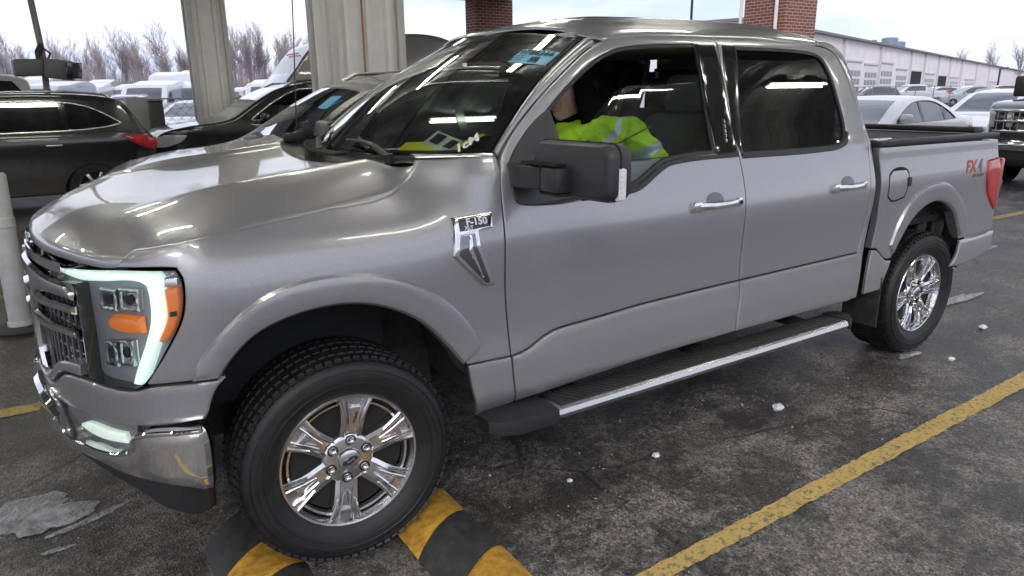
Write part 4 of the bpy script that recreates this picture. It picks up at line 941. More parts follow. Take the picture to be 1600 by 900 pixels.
# ---------------------------------------------------------------- ground
def struct(o): o['kind'] = 'structure'; return o
def ground_mat():
    m = bpy.data.materials.new('wet worn asphalt'); m.use_nodes = True; t = m.node_tree; b = t.nodes['Principled BSDF']; Nn = t.nodes.new; K = t.links.new
    g = Nn('ShaderNodeNewGeometry'); sx = Nn('ShaderNodeSeparateXYZ'); K(g.outputs['Position'], sx.inputs[0])
    def noise(sc, det=6, r=.6, vec=None):
        n = Nn('ShaderNodeTexNoise'); n.inputs['Scale'].default_value = sc; n.inputs['Detail'].default_value = det; n.inputs['Roughness'].default_value = r; K(vec or g.outputs['Position'], n.inputs['Vector']); return n.outputs[0]
    def ramp(i, a, b_, c0=(0, 0, 0, 1), c1=(1, 1, 1, 1)):
        r = Nn('ShaderNodeValToRGB'); r.color_ramp.elements[0].position = a; r.color_ramp.elements[1].position = b_; r.color_ramp.elements[0].color = c0; r.color_ramp.elements[1].color = c1; K(i, r.inputs[0]); return r.outputs[0]
    def mixc(f, a, b_, mode='MIX'):
        x = Nn('ShaderNodeMix'); x.data_type = 'RGBA'; x.blend_type = mode; K(f, x.inputs[0]) if not isinstance(f, float) else setattr(x.inputs[0], 'default_value', f)
        for k, v in ((6, a), (7, b_)):
            if isinstance(v, tuple): x.inputs[k].default_value = v
            else: K(v, x.inputs[k])
        return x.outputs[2]
    def mth(op, a, b_=None):
        x = Nn('ShaderNodeMath'); x.operation = op; x.use_clamp = op in ('ADD', 'SUBTRACT') and False
        for k, v in ((0, a), (1, b_)):
            if v is None: continue
            if isinstance(v, (int, float)): x.inputs[k].default_value = v
            else: K(v, x.inputs[k])
        return x.outputs[0]
    vor = Nn('ShaderNodeTexVoronoi'); vor.inputs['Scale'].default_value = 120; K(g.outputs['Position'], vor.inputs['Vector'])
    agg = ramp(vor.outputs['Color'], .15, .95, (.10, .094, .090, 1), (.50, .475, .46, 1))
    sp = ramp(noise(420, 2), .62, .74); base = mixc(sp, agg, (.55, .53, .51, 1))
    big = ramp(noise(.9, 7, .65), .32, .70, (.80, .78, .77, 1), (1.18, 1.15, 1.14, 1)); base = mixc(1.0, base, big, 'MULTIPLY')
    # dust, stains
    st = ramp(noise(3.3, 8, .7), .50, .72); base = mixc(mth('MULTIPLY', st, .18), base, (.19, .175, .16, 1))
    # melt water left in the lane: along y about -0.2, ragged edge
    dy = mth('ABSOLUTE', mth('ADD', sx.outputs['Y'], .02)); edge = mth('ADD', dy, mth('MULTIPLY', mth('SUBTRACT', noise(2.2, 9, .72), .5), .85))
    lane = ramp(edge, 1.10, 1.28, (1, 1, 1, 1), (0, 0, 0, 1))
    patch = ramp(mth('ADD', mth('MULTIPLY', noise(2.4, 8, .65), .55), mth('MULTIPLY', noise(18, 10, .75), .45)), .44, .54); wet = mth('MULTIPLY', lane, mth('ADD', mth('MULTIPLY', patch, .52), .48))
    pud = ramp(noise(.55, 6, .6), .60, .66); wet = mth('MAXIMUM', wet, mth('MULTIPLY', pud, .22))
    base = mixc(mth('MULTIPLY', wet, .84), base, (.010, .0095, .009, 1))
    # thin refrozen crust, ragged
    cr = mth('MULTIPLY', ramp(noise(1.1, 10, .75), .66, .72), ramp(noise(14, 6, .7), .42, .60)); base = mixc(mth('MULTIPLY', cr, .42), base, (.38, .38, .42, 1))
    trk = ramp(mth('ADD', mth('ABSOLUTE', mth('SUBTRACT', mth('ABSOLUTE', sx.outputs['Y']), 1.02)), mth('MULTIPLY', noise(5, 8, .7), .18)), .14, .24, (1, 1, 1, 1), (0, 0, 0, 1)); base = mixc(mth('MULTIPLY', trk, .42), base, (.03, .028, .027, 1))
    # hairline cracks
    wv = Nn('ShaderNodeMix'); wv.data_type = 'VECTOR'; wv.inputs[0].default_value = .10; K(g.outputs['Position'], wv.inputs[4]); nn_ = Nn('ShaderNodeTexNoise'); nn_.inputs['Scale'].default_value = 3.5; nn_.inputs['Detail'].default_value = 6; K(g.outputs['Position'], nn_.inputs['Vector']); K(nn_.outputs['Color'], wv.inputs[5])
    cv = Nn('ShaderNodeTexVoronoi'); cv.feature = 'DISTANCE_TO_EDGE'; cv.inputs['Scale'].default_value = .62; K(wv.outputs[1], cv.inputs['Vector'])
    ck = mth('MULTIPLY', ramp(cv.outputs['Distance'], .002, .006, (1, 1, 1, 1), (0, 0, 0, 1)), ramp(noise(1.3, 3), .46, .54)); base = mixc(mth('MULTIPLY', ck, .8), base, (.015, .014, .013, 1))
    K(base, b.inputs['Base Color'])
    mr = Nn('ShaderNodeMapRange'); mr.inputs[3].default_value = .88; mr.inputs[4].default_value = .42; K(wet, mr.inputs[0]); K(mr.outputs[0], b.inputs['Roughness'])
    bp = Nn('ShaderNodeBump'); bp.inputs['Strength'].default_value = .9; bp.inputs['Distance'].default_value = .005
    h = mth('ADD', mth('MULTIPLY', vor.outputs['Distance'], .9), mth('ADD', mth('MULTIPLY', noise(130, 5, .7), .7), mth('MULTIPLY', noise(6, 4), .6))); K(h, bp.inputs['Height']); K(bp.outputs[0], b.inputs['Normal'])
    return m
M['asphalt'] = ground_mat()
b = MB(); b.faces([(-500, -300, 0), (900, -300, 0), (900, 900, 0), (-500, 900, 0)], [(0, 1, 2, 3)]); struct(b.build('ground', M['asphalt'], smooth=False))
# pale salty lot beyond the canopy
lotm = mat('salted lot asphalt', (.17, .17, .18), rough=.8, noise=(.8, .6, 1.35), bump=(30, .4, .01))
b = MB(); b.faces([(19, 16, .004), (70, 6, .004), (260, 30, .004), (260, 150, .004), (-60, 150, .004), (-60, 24, .004), (10, 24, .004)], [tuple(range(7))]); struct(b.build('parking_lot', lotm, smooth=False))
# lane paint
def paint_line_mat():
    m = mat('worn yellow line paint', (.42, .28, .06), rough=.75, bump=(160, .8, .004)); t = m.node_tree; b_ = t.nodes['Principled BSDF']; tcx = t.nodes.new('ShaderNodeNewGeometry')
    n = t.nodes.new('ShaderNodeTexNoise'); n.inputs['Scale'].default_value = 34; n.inputs['Detail'].default_value = 12; n.inputs['Roughness'].default_value = .88; t.links.new(tcx.outputs['Position'], n.inputs['Vector'])
    r = t.nodes.new('ShaderNodeValToRGB'); r.color_ramp.elements[0].position = .42; r.color_ramp.elements[1].position = .50; r.color_ramp.elements[0].color = (.09, .078, .065, 1); r.color_ramp.elements[1].color = (.50, .35, .11, 1)
    e = r.color_ramp.elements.new(.62); e.color = (.38, .27, .10, 1)
    t.links.new(n.outputs[0], r.inputs[0]); t.links.new(r.outputs[0], b_.inputs['Base Color']); return m
M['line'] = paint_line_mat()
def line(p, q, w_, seed, w2=None):
    random.seed(seed); p, q = Vector((*p, 0)), Vector((*q, 0)); d = (q - p); n = int(d.length / .035); s_ = Vector((-d.y, d.x, 0)).normalized()
    A = []; B_ = []
    for i in range(n + 1):
        c = p + d * i / n; wa = w_ + ((w2 or w_) - w_) * min(1, i / n * 2.4); A.append(c + s_ * (wa / 2 + random.uniform(-.005, .005)) + Vector((0, 0, .004))); B_.append(c - s_ * (wa / 2 + random.uniform(-.005, .005)) + Vector((0, 0, .004)))
    b = MB(); b.faces(A + B_, [(i, i + 1, n + 2 + i, n + 1 + i) for i in range(n)]); struct(b.build('lane_line', M['line'], smooth=False))
line((-1.5, -1.682), (14, -1.345), .058, 1, .112); line((-8, 1.40), (13, .92), .12, 2); line((-8, 4.15), (16, 3.65), .12, 3)
# refrozen slush, ice chips
icem = mat('dirty refrozen slush', (.27, .27, .295), rough=.35, noise=(16, .35, 1.7, .15), bump=(70, 1.0, .012))
def slush(cx, cy, rx, ry, seed, label, rz=0):
    random.seed(seed); n = 72; out_ = []; ph = [random.uniform(0, 6.28) for _ in range(7)]
    for i in range(n):
        a = 2 * math.pi * i / n; r = 1 + .22 * math.sin(2 * a + ph[0]) + .16 * math.sin(3 * a + ph[1]) + .10 * math.sin(5 * a + ph[2]) + .05 * math.sin(9 * a + ph[3]) + .035 * math.sin(17 * a + ph[4]) + random.uniform(-.03, .03)
        out_.append((rx * r * math.cos(a), ry * r * math.sin(a)))
    V, G, loops = triangulate(out_, [], max(.012, rx / 26), 0); bm = bmesh.new(); vv = {}
    for f in G:
        for i in f:
            if i not in vv:
                x, y = V[i]; d = dseg((x, y), out_); from_ = .5 + .5 * math.sin(x * 41 + ph[5]) * math.cos(y * 37 + ph[6])
                vv[i] = bm.verts.new((x, y, .001 + .011 * min(1, d / .05) * (.35 + .65 * from_) + random.uniform(0, .003)))
    for f in G: bm.faces.new([vv[i] for i in f])
    o = finish(bm, 'slush_patch', icem); o.location = (cx, cy, .002); o.rotation_euler = (0, 0, rz); o['label'] = label; o['category'] = 'ice'; o['group'] = 'slush left on the asphalt'; return o
slush(-1.0, .02, .20, .15, 5, 'large grey slush patch on the asphalt left of the front bumper', .3)
slush(-.80, -.14, .13, .025, 8, 'thin tongue of slush pointing at the front bumper', .35)
slush(-.92, -.30, .05, .015, 9, 'small sliver of slush below the large patch', .1)
slush(3.62, -.99, .10, .035, 11, 'ice crust in front of the rear tyre', .1)
slush(5.1, -.55, .35, .06, 12, 'long streak of slush on the asphalt behind the rear tyre', .05)
slush(6.9, .25, .55, .12, 13, 'pale slush streak beyond the rear bumper', .03)
for i, (x, y, r, lb) in enumerate([(2.287, -.675 - .35, .035, 'lone white ice chunk on wet asphalt beside the middle of the side step'), (1.41, -1.03, .020, 'small ice chip on asphalt below the front half of the side step'), (3.75, -1.18, .024, 'ice chip on the asphalt just outside the rear tyre'), (4.55, -1.0, .03, 'ice chunk on the asphalt behind the rear tyre'), (.95, -.98, .014, 'tiny ice chip near the front end of the side step')]):
    random.seed(40 + i); t = bmesh.new(); bmesh.ops.create_icosphere(t, subdivisions=2, radius=r)
    for v in t.verts: v.co = Vector((v.co.x * random.uniform(.7, 1.2), v.co.y * random.uniform(.6, 1.0), v.co.z * .6 * random.uniform(.7, 1.2)))
    o = finish(t, 'ice_chunk', mat('white ice', (.62, .63, .68), rough=.25, coat=.3), smooth=False); o.location = (x, y, r * .4); o['label'] = lb; o['category'] = 'ice'; o['group'] = 'ice chips on the lane'
# crushed grit scattered on the lane: real small stones nobody could count
random.seed(3); bm = bmesh.new()
for i in range(1500):
    x = random.uniform(-1.2, 7); y = random.gauss(-.95, .38)
    if y > .5 or (-.2 < x < .2 and y > -1.0): continue
    r = random.uniform(.0025, .0075); r = r * (1.6 if random.random() < .05 else 1)
    vs = [bm.verts.new((x + r * random.uniform(-1, 1), y + r * random.uniform(-1, 1), z)) for z in (.004, .004, .004, .004 + r * random.uniform(.5, 1.2))]
    for f in ((0, 1, 2), (0, 1, 3), (1, 2, 3), (0, 2, 3)):
        try: bm.faces.new([vs[k] for k in f])
        except ValueError: pass
o = finish(bm, 'grit', mat('loose grit', (.26, .25, .24), rough=.7, noise=(9, .3, 1.9)), smooth=False); tag(o, 'loose grit and small stones scattered over the lane', 'grit', kind='stuff')
random.seed(17); bm = bmesh.new()
for i in range(420):
    if i < 300: a = random.uniform(0, 6.28); rr = abs(random.gauss(0, .22)); x, y = -1.0 + rr * math.cos(a), .0 + rr * .75 * math.sin(a)
    else: x, y = random.uniform(3.0, 7.5), random.gauss(-.75, .25)
    r = random.uniform(.002, .007); vs = [bm.verts.new((x + r * random.uniform(-1, 1), y + r * random.uniform(-1, 1), z)) for z in (.004, .004, .004, .005 + r)]
    for f in ((0, 1, 2), (0, 1, 3), (1, 2, 3), (0, 2, 3)):
        try: bm.faces.new([vs[k] for k in f])
        except ValueError: pass
o = finish(bm, 'slush_crumbs', icem, smooth=False); tag(o, 'crumbs of frozen slush scattered round the patches', 'ice', kind='stuff')
# ---------------------------------------------------------------- wheel stop humps
def rub(name, c): return mat(name, c, rough=.62, noise=(26, .45, 1.25, .15), bump=(230, .5, .002))
M['hy'] = rub('scuffed yellow rubber', (.55, .29, .04)); M['hk'] = rub('dusty black rubber', (.045, .045, .047))
def hump(x0, x1, ya, segs, label):
    root = empty('speed_hump', ((x0 + x1) / 2, ya, 0), 0, label, 'speed hump', 'rubber humps under the front axle'); W_ = x1 - x0; y = 0
    for kind, ln in segs:
        b = MB(); nx, ny = 26, max(2, int(ln / .014)); rows = []
        for j in range(ny + 1):
            row = []
            for i in range(nx + 1):
                t = i / nx; h = .052 * (1 - abs(2 * t - 1)**2.2); yy = y - ln * j / ny + .62 * W_ * (t - .5)
                if kind == 'y' and .1 < t < .9: h += .0034 * (1 if (i % 2 and j % 2) else 0)
                g = .003 if j in (0, ny) else 0
                row.append(Vector((W_ * (t - .5), yy, .003 + h - g)))
            rows.append(row)
        V_ = [q for r in rows for q in r]; m_ = nx + 1
        b.faces(V_, [(j * m_ + i, j * m_ + i + 1, (j + 1) * m_ + i + 1, (j + 1) * m_ + i) for j in range(ny) for i in range(nx)])
        for row in (rows[0], rows[-1]):
            b.faces(row + [Vector((q.x, q.y, 0)) for q in row], [(i, i + 1, m_ + i + 1, m_ + i) for i in range(nx)])
        b.build('yellow_segment' if kind == 'y' else 'black_segment', M['hy'] if kind == 'y' else M['hk'], root, ang=25)
        y -= ln + .003
hump(.172, .466, -.54, [('k', .27), ('y', .19), ('k', .27), ('y', .22), ('k', .05)][0:5], 'black and yellow rubber hump just behind the front tyre')
hump(-.462, -.170, -.50, [('k', .26), ('y', .20), ('k', .25), ('y', .20)], 'black and yellow rubber hump just ahead of the front tyre')
# ---------------------------------------------------------------- canopy
M['pale'] = mat('pale painted metal', (.74, .725, .70), rough=.5, noise=(3, .90, 1.06, .1)); M['deck'] = mat('galvanised roof deck', (.48, .47, .47), rough=.45, metal=.3, noise=(2, .7, 1.2)); M['steel'] = mat('brown steel beam', (.10, .085, .075), rough=.6)
can = empty('canopy', (0, 0, 4.2), 0, 'long flat steel canopy over the inspection lanes', 'canopy')
CX0, CX1, CY0, CY1 = -14, 10.9, -4.7, 15.6
b = MB(); n = int((CX1 - CX0) / .16); V_ = []
for i in range(n + 1):
    x = CX0 + (CX1 - CX0) * i / n; z = .30 + (.05 if (i // 2) % 2 else 0); V_ += [(x, CY0, z), (x, CY1, z)]
b.faces(V_, [(2 * i, 2 * i + 2, 2 * i + 3, 2 * i + 1) for i in range(n)]); b.build('roof_deck', M['deck'], can, smooth=False)
b = MB(); b.box(((CX0 + CX1) / 2, (CY0 + CY1) / 2, .42), (CX1 - CX0, CY1 - CY0, .05)); b.build('roof_sheet', M['deck'], can, smooth=False)
for y in (-2.6, .2, 3.6, 7.0, 10.4, 13.4): b = MB(); b.box(((CX0 + CX1) / 2, y, .17), (CX1 - CX0, .16, .26)); b.build('roof_beam', M['steel'], can, smooth=False)
for y in (CY0, CY1): b = MB(); b.box(((CX0 + CX1) / 2, y, .20), (CX1 - CX0, .12, .50)); b.build('fascia', M['pale'], can, smooth=False)
for x in (CX0, CX1): b = MB(); b.box((x, (CY0 + CY1) / 2, .20), (.12, CY1 - CY0 - .13, .50)); b.build('fascia', M['pale'], can, smooth=False)
can.location = (0, 0, 4.20)
tubem = mat('lit fluorescent tube', (.9, .95, .8), emis=((1.0, .995, .88), 20))
fx0 = empty('ceiling_light', (-4, -1.5, 4.44), 0, 'twin tube fluorescent batten under the canopy roof', 'ceiling light', 'fluorescent battens under the canopy')
b = MB(); b.box((0, 0, .02), (1.24, .16, .05), bev=.01); b.build('housing', M['pale'], fx0)
for s in (-1, 1): b = MB(); b.tube([(-.59, s * .045, -.025), (.59, s * .045, -.025)], .016, n=8); b.build('lamp_tube', tubem, fx0)
for i, x in enumerate((-7, -4, -1, 2, 5, 8)):
    for j, y in enumerate((-3.6, -1.2, 1.9, 5.3, 8.7)):
        o = fx0 if (i, j) == (1, 1) else copy_tree(fx0); o.location = (x, y, 4.44)
# corrugated columns
def corr_column(x0, x1, y0, y1, label, pipe=False):
    root = empty('metal_column', ((x0 + x1) / 2, (y0 + y1) / 2, 0), 0, label, 'column', 'ribbed metal columns of the canopy'); wx, wy = x1 - x0, y1 - y0
    b = MB(); pts = []
    def run(a, c, flip):
        L_ = (Vector(c) - Vector(a)).length; d = (Vector(c) - Vector(a)) / L_; nn = Vector((d.y, -d.x)); k = max(1, round(L_ / .30)); p = L_ / k
        for i in range(k):
            for f, o in ((0.0, 0), (.36, 0), (.44, .065), (.60, .065), (.68, 0)): q = Vector(a) + d * p * (i + f) + nn * o; pts.append((q.x, q.y))
    hx, hy = wx / 2, wy / 2; run((-hx, -hy), (hx, -hy), 0); run((hx, -hy), (hx, hy), 0); run((hx, hy), (-hx, hy), 0); run((-hx, hy), (-hx, -hy), 0)
    b.prism(pts, 4.24); b.build('cladding', M['pale'], root, smooth=False)
    b = MB()
    for sx in (-1, 1):
        for sy in (-1, 1): b.box((sx * (hx + .034), sy * (hy + .034), 2.12), (.09, .09, 4.22), bev=.006)
    b.build('corner_trim', mat('corner trim', (.52, .50, .47), rough=.5), root)
    b = MB(); b.box((0, 0, .10), (wx + .16, wy + .16, .2), bev=.02); b.build('plinth', mat('concrete plinth', (.3, .29, .28), rough=.8), root)
    if pipe: b = MB(); b.tube([(-hx + .34, -hy - .07, .1), (-hx + .34, -hy - .07, 4.0)], .014, n=8); b.build('conduit', mat('rust stained conduit', (.30, .17, .08), rough=.7), root)
corr_column(2.40, 3.22, 5.6, 6.3, 'wide ribbed metal column with a brown conduit, behind the grey crossover', True)
corr_column(2.05, 2.62, 12.7, 13.1, 'narrow ribbed metal column standing behind the black crossover facing left')
# brick
def brick_mat():
    m = bpy.data.materials.new('red brick'); m.use_nodes = True; t = m.node_tree; b_ = t.nodes['Principled BSDF']; g = t.nodes.new('ShaderNodeTexCoord'); sx = t.nodes.new('ShaderNodeSeparateXYZ'); t.links.new(g.outputs['Object'], sx.inputs[0])
    ad = t.nodes.new('ShaderNodeMath'); ad.operation = 'ADD'; t.links.new(sx.outputs[0], ad.inputs[0]); t.links.new(sx.outputs[1], ad.inputs[1]); cb = t.nodes.new('ShaderNodeCombineXYZ'); t.links.new(ad.outputs[0], cb.inputs[0]); t.links.new(sx.outputs[2], cb.inputs[1])
    br = t.nodes.new('ShaderNodeTexBrick'); br.inputs['Scale'].default_value = 1; br.inputs['Brick Width'].default_value = .215; br.inputs['Row Height'].default_value = .078; br.inputs['Mortar Size'].default_value = .009; br.inputs['Mortar Smooth'].default_value = .1
    br.inputs['Color1'].default_value = (.22, .065, .042, 1); br.inputs['Color2'].default_value = (.14, .045, .032, 1); br.inputs['Mortar'].default_value = (.36, .30, .27, 1); br.inputs['Bias'].default_value = -.2
    t.links.new(cb.outputs[0], br.inputs['Vector']); t.links.new(br.outputs['Color'], b_.inputs['Base Color']); b_.inputs['Roughness'].default_value = .85
    bp = t.nodes.new('ShaderNodeBump'); bp.inputs['Distance'].default_value = .006; bp.invert = True; t.links.new(br.outputs['Fac'], bp.inputs['Height']); t.links.new(bp.outputs[0], b_.inputs['Normal']); return m
M['brick'] = brick_mat()
def brick_col(x, y, wx, wy, h, label, pipes):
    root = empty('brick_column', (x, y, 0), 0, label, 'brick column', 'brick columns'); b = MB(); b.box((0, 0, h / 2), (wx, wy, h)); b.build('brickwork', M['brick'], root, smooth=False)
    b = MB(); b.box((0, 0, .5), (wx + .06, wy + .06, .10), bev=.01); b.build('ledge', mat('limestone', (.4, .38, .35), rough=.8), root)
    for px_, py_ in pipes: b = MB(); b.tube([(px_, py_, .1), (px_, py_, h - .1)], .045, n=10); b.build('downpipe', M['pale'], root)
brick_col(10.47, 15.25, 1.23, .57, 4.16, 'red brick column at the far corner of the canopy, seen over the windshield', [])
brick_col(16.02, 9.63, 1.3, 1.26, 6.2, 'big red brick pillar with white downpipes, seen over the truck cab', [(-.70, .70), (-.71, -.42)])
# the building beside the lanes, behind the photographer's side and mirrored in the glass
# ---------------------------------------------------------------- bollard, pole speaker
root = empty('bollard', (-1.075, 2.90, 0), 0, 'leaning white plastic bollard left of the truck grille', 'bollard')
b = MB(); b.lathe([(.0001, .0), (.19, .0), (.20, .02), (.16, .035), (.09, .04)], n=32, axis='z'); b.build('base', M['hk'], root)
b = MB(); d_ = Vector((.015, .06, 1.12)); 
b.tube([d_ * 0 + Vector((0, 0, .03)), d_ * .03 + Vector((0, 0, .03)), d_ * .035 + Vector((0, 0, .03)), d_ * .66, d_ * .665, d_ * .72, d_ * .725, d_ * .98, d_], [.082, .082, .072, .072, .077, .077, .072, .072, .06], n=28); b.build('sleeve', mat('white plastic sleeve', (.62, .61, .63), rough=.45, noise=(6, .75, 1.1)), root, ang=25)
root = empty('lamp_pole', (-.58, 12.3, -.99), 0, 'leaning thin pole carrying a twin grey floodlight box at the left edge', 'pole')
b = MB(); b.tube([(-.06, 0, .60), (0.03, 0, 2.05), (.0, 0, 2.9), (0, 0, 3.15)], .032, n=10); b.build('pole', mat('grey steel pole', (.25, .22, .2), rough=.6), root)
b = MB(); b.box((-.11, -.12, 1.93), (.30, .26, .17), rot=(0, -.05, .1), bev=.02); b.box((.16, -.14, 1.91), (.26, .30, .20), rot=(0, .12, -.1), bev=.012); b.build('floodlight', mat('grey housing', (.10, .10, .105), rough=.5), root)
b = MB(); b.box((.29, -.28, 1.90), (.02, .26, .17), rot=(0, .12, -.6), bev=.004); b.build('floodlight_glass', M['gloss'], root)
b = MB(); b.tube([(-.02, -.05, 1.98), (-.02, -.05, 2.10), (.03, -.02, 2.18)], .022, n=8); b.tube([(.06, -.1, 2.0), (.10, -.1, 2.08), (.04, -.06, 2.14), (.0, -.05, 2.05)], .012, n=6); b.build('bracket', M['plastic'], root)
root.scale = (1.61, 1.61, 1.61)
b = MB(); b.box((0, 0, .80), (.38, .4, 1.60), bev=.02); o = b.build('utility_cabinet', mat('beige steel cabinet', (.36, .34, .31), rough=.5)); o.location = (.93, 13.4, 0); tag(o, 'beige steel utility cabinet behind the black wagon', 'cabinet')
b = MB(); b.box((0, 0, .76), (.24, .35, 1.52), bev=.03); b.box((0, 0, 1.53), (.27, .38, .03), bev=.01); o = b.build('waste_container', mat('black bin plastic', (.02, .02, .022), rough=.5)); o.location = (1.18, 12.6, 0); tag(o, 'black upright bin right of the beige cabinet', 'bin')
# ---------------------------------------------------------------- other vehicles
M['carglass'] = glass_mat('car window glass', (.10, .12, .12), fres=1.55, base=.05)
M['carglass_clear'] = glass_mat('car windscreen glass', (.42, .50, .48), fres=1.55, base=.06)
M['tyre2'] = mat('car tyre', (.02, .02, .02), rough=.75); M['alloy'] = mat('alloy wheel', (.42, .42, .43), rough=.25, metal=.9)
M['headl'] = mat('car head lamp', (.70, .72, .75), rough=.12, metal=.4, coat=.8)
SPECS = {
 'crossover': dict(L=4.65, W=1.84, belt=1.06, wr=.345, ax=(.88, 3.62), tum=.36, top=[(.03, .30), (-.02, .52), (.03, .78), (.16, .93), (.50, 1.03), (1.08, 1.10), (1.20, 1.13), (1.75, 1.46), (2.05, 1.60), (2.5, 1.68), (3.3, 1.68), (4.0, 1.60), (4.28, 1.50), (4.50, 1.14), (4.62, 1.02), (4.65, .72), (4.60, .38)], ws=(1.22, 2.02), bl=(4.24, 4.52), win=[(1.52, 1.12), (1.95, 1.40), (2.30, 1.56), (2.75, 1.60), (3.5, 1.57), (3.80, 1.48), (4.12, 1.20), (3.9, 1.15), (2.7, 1.11)], posts=(2.62, 3.52), rail=True),
 'wagon': dict(L=4.60, W=1.88, belt=1.10, wr=.355, ax=(.92, 3.74), tum=.32, top=[(.03, .30), (-.02, .52), (.03, .80), (.16, .96), (.50, 1.05), (1.10, 1.12), (1.25, 1.15), (1.85, 1.48), (2.15, 1.60), (2.6, 1.66), (3.5, 1.66), (4.05, 1.61), (4.22, 1.55), (4.46, 1.18), (4.57, 1.05), (4.60, .75), (4.55, .40)], ws=(1.28, 2.10), bl=(4.23, 4.48), win=[(1.62, 1.15), (2.0, 1.42), (2.35, 1.53), (2.9, 1.56), (3.5, 1.54), (3.82, 1.46), (4.15, 1.26), (4.0, 1.22), (2.7, 1.16)], posts=(2.62, 3.48), rail=True),
 'sedan': dict(L=4.75, W=1.82, belt=.98, wr=.325, ax=(.92, 3.68), tum=.40, top=[(.03, .25), (-.02, .45), (.04, .66), (.25, .78), (.9, .90), (1.25, .94), (1.9, 1.28), (2.2, 1.40), (2.7, 1.46), (3.2, 1.42), (3.6, 1.30), (4.10, 1.06), (4.60, 1.03), (4.73, .85), (4.75, .55), (4.70, .32)], ws=(1.30, 2.15), bl=(3.45, 4.05), win=[(1.62, .99), (2.0, 1.20), (2.35, 1.33), (2.8, 1.37), (3.2, 1.33), (3.65, 1.14), (3.80, 1.03), (3.3, 1.01)], posts=(2.60, 3.42), rail=False),
 'pickup': dict(L=5.8, W=2.0, belt=1.25, wr=.40, ax=(.95, 4.45), tum=.30, top=[(.05, .40), (0, .60), (.02, 1.08), (.12, 1.20), (.6, 1.26), (1.45, 1.30), (1.55, 1.32), (2.15, 1.72), (2.4, 1.85), (3.0, 1.90), (3.7, 1.87), (3.85, 1.80), (3.95, 1.32), (4.05, 1.29), (5.7, 1.29), (5.78, 1.2), (5.8, .60)], ws=(1.60, 2.30), bl=(3.84, 3.94), win=[(1.95, 1.33), (2.25, 1.62), (2.5, 1.75), (3.1, 1.78), (3.6, 1.76), (3.72, 1.60), (3.72, 1.36)], posts=(2.85,), rail=False),
 'van': dict(L=5.6, W=1.98, belt=1.35, wr=.36, ax=(.95, 4.4), tum=.09, top=[(.03, .35), (-.02, .65), (.05, .98), (.35, 1.18), (.85, 1.34), (1.55, 1.95), (1.8, 2.08), (2.4, 2.12), (5.4, 2.12), (5.56, 1.9), (5.6, .5)], ws=(.90, 1.55), bl=None, win=[(1.15, 1.33), (1.6, 1.75), (2.05, 1.80), (2.05, 1.33)], posts=(), rail=False),
 'tall_van': dict(L=6.0, W=2.05, belt=1.45, wr=.36, ax=(.95, 4.6), tum=.07, top=[(.03, .35), (-.02, .70), (.10, 1.10), (.45, 1.32), (.95, 1.52), (1.42, 2.02), (1.60, 2.22), (1.80, 2.48), (2.1, 2.74), (2.6, 2.83), (5.8, 2.83), (5.96, 2.6), (6.0, .5)], ws=(1.0, 1.46), bl=None, win=[(1.22, 1.45), (1.55, 1.92), (2.15, 1.95), (2.15, 1.45)], posts=(), rail=False),
}
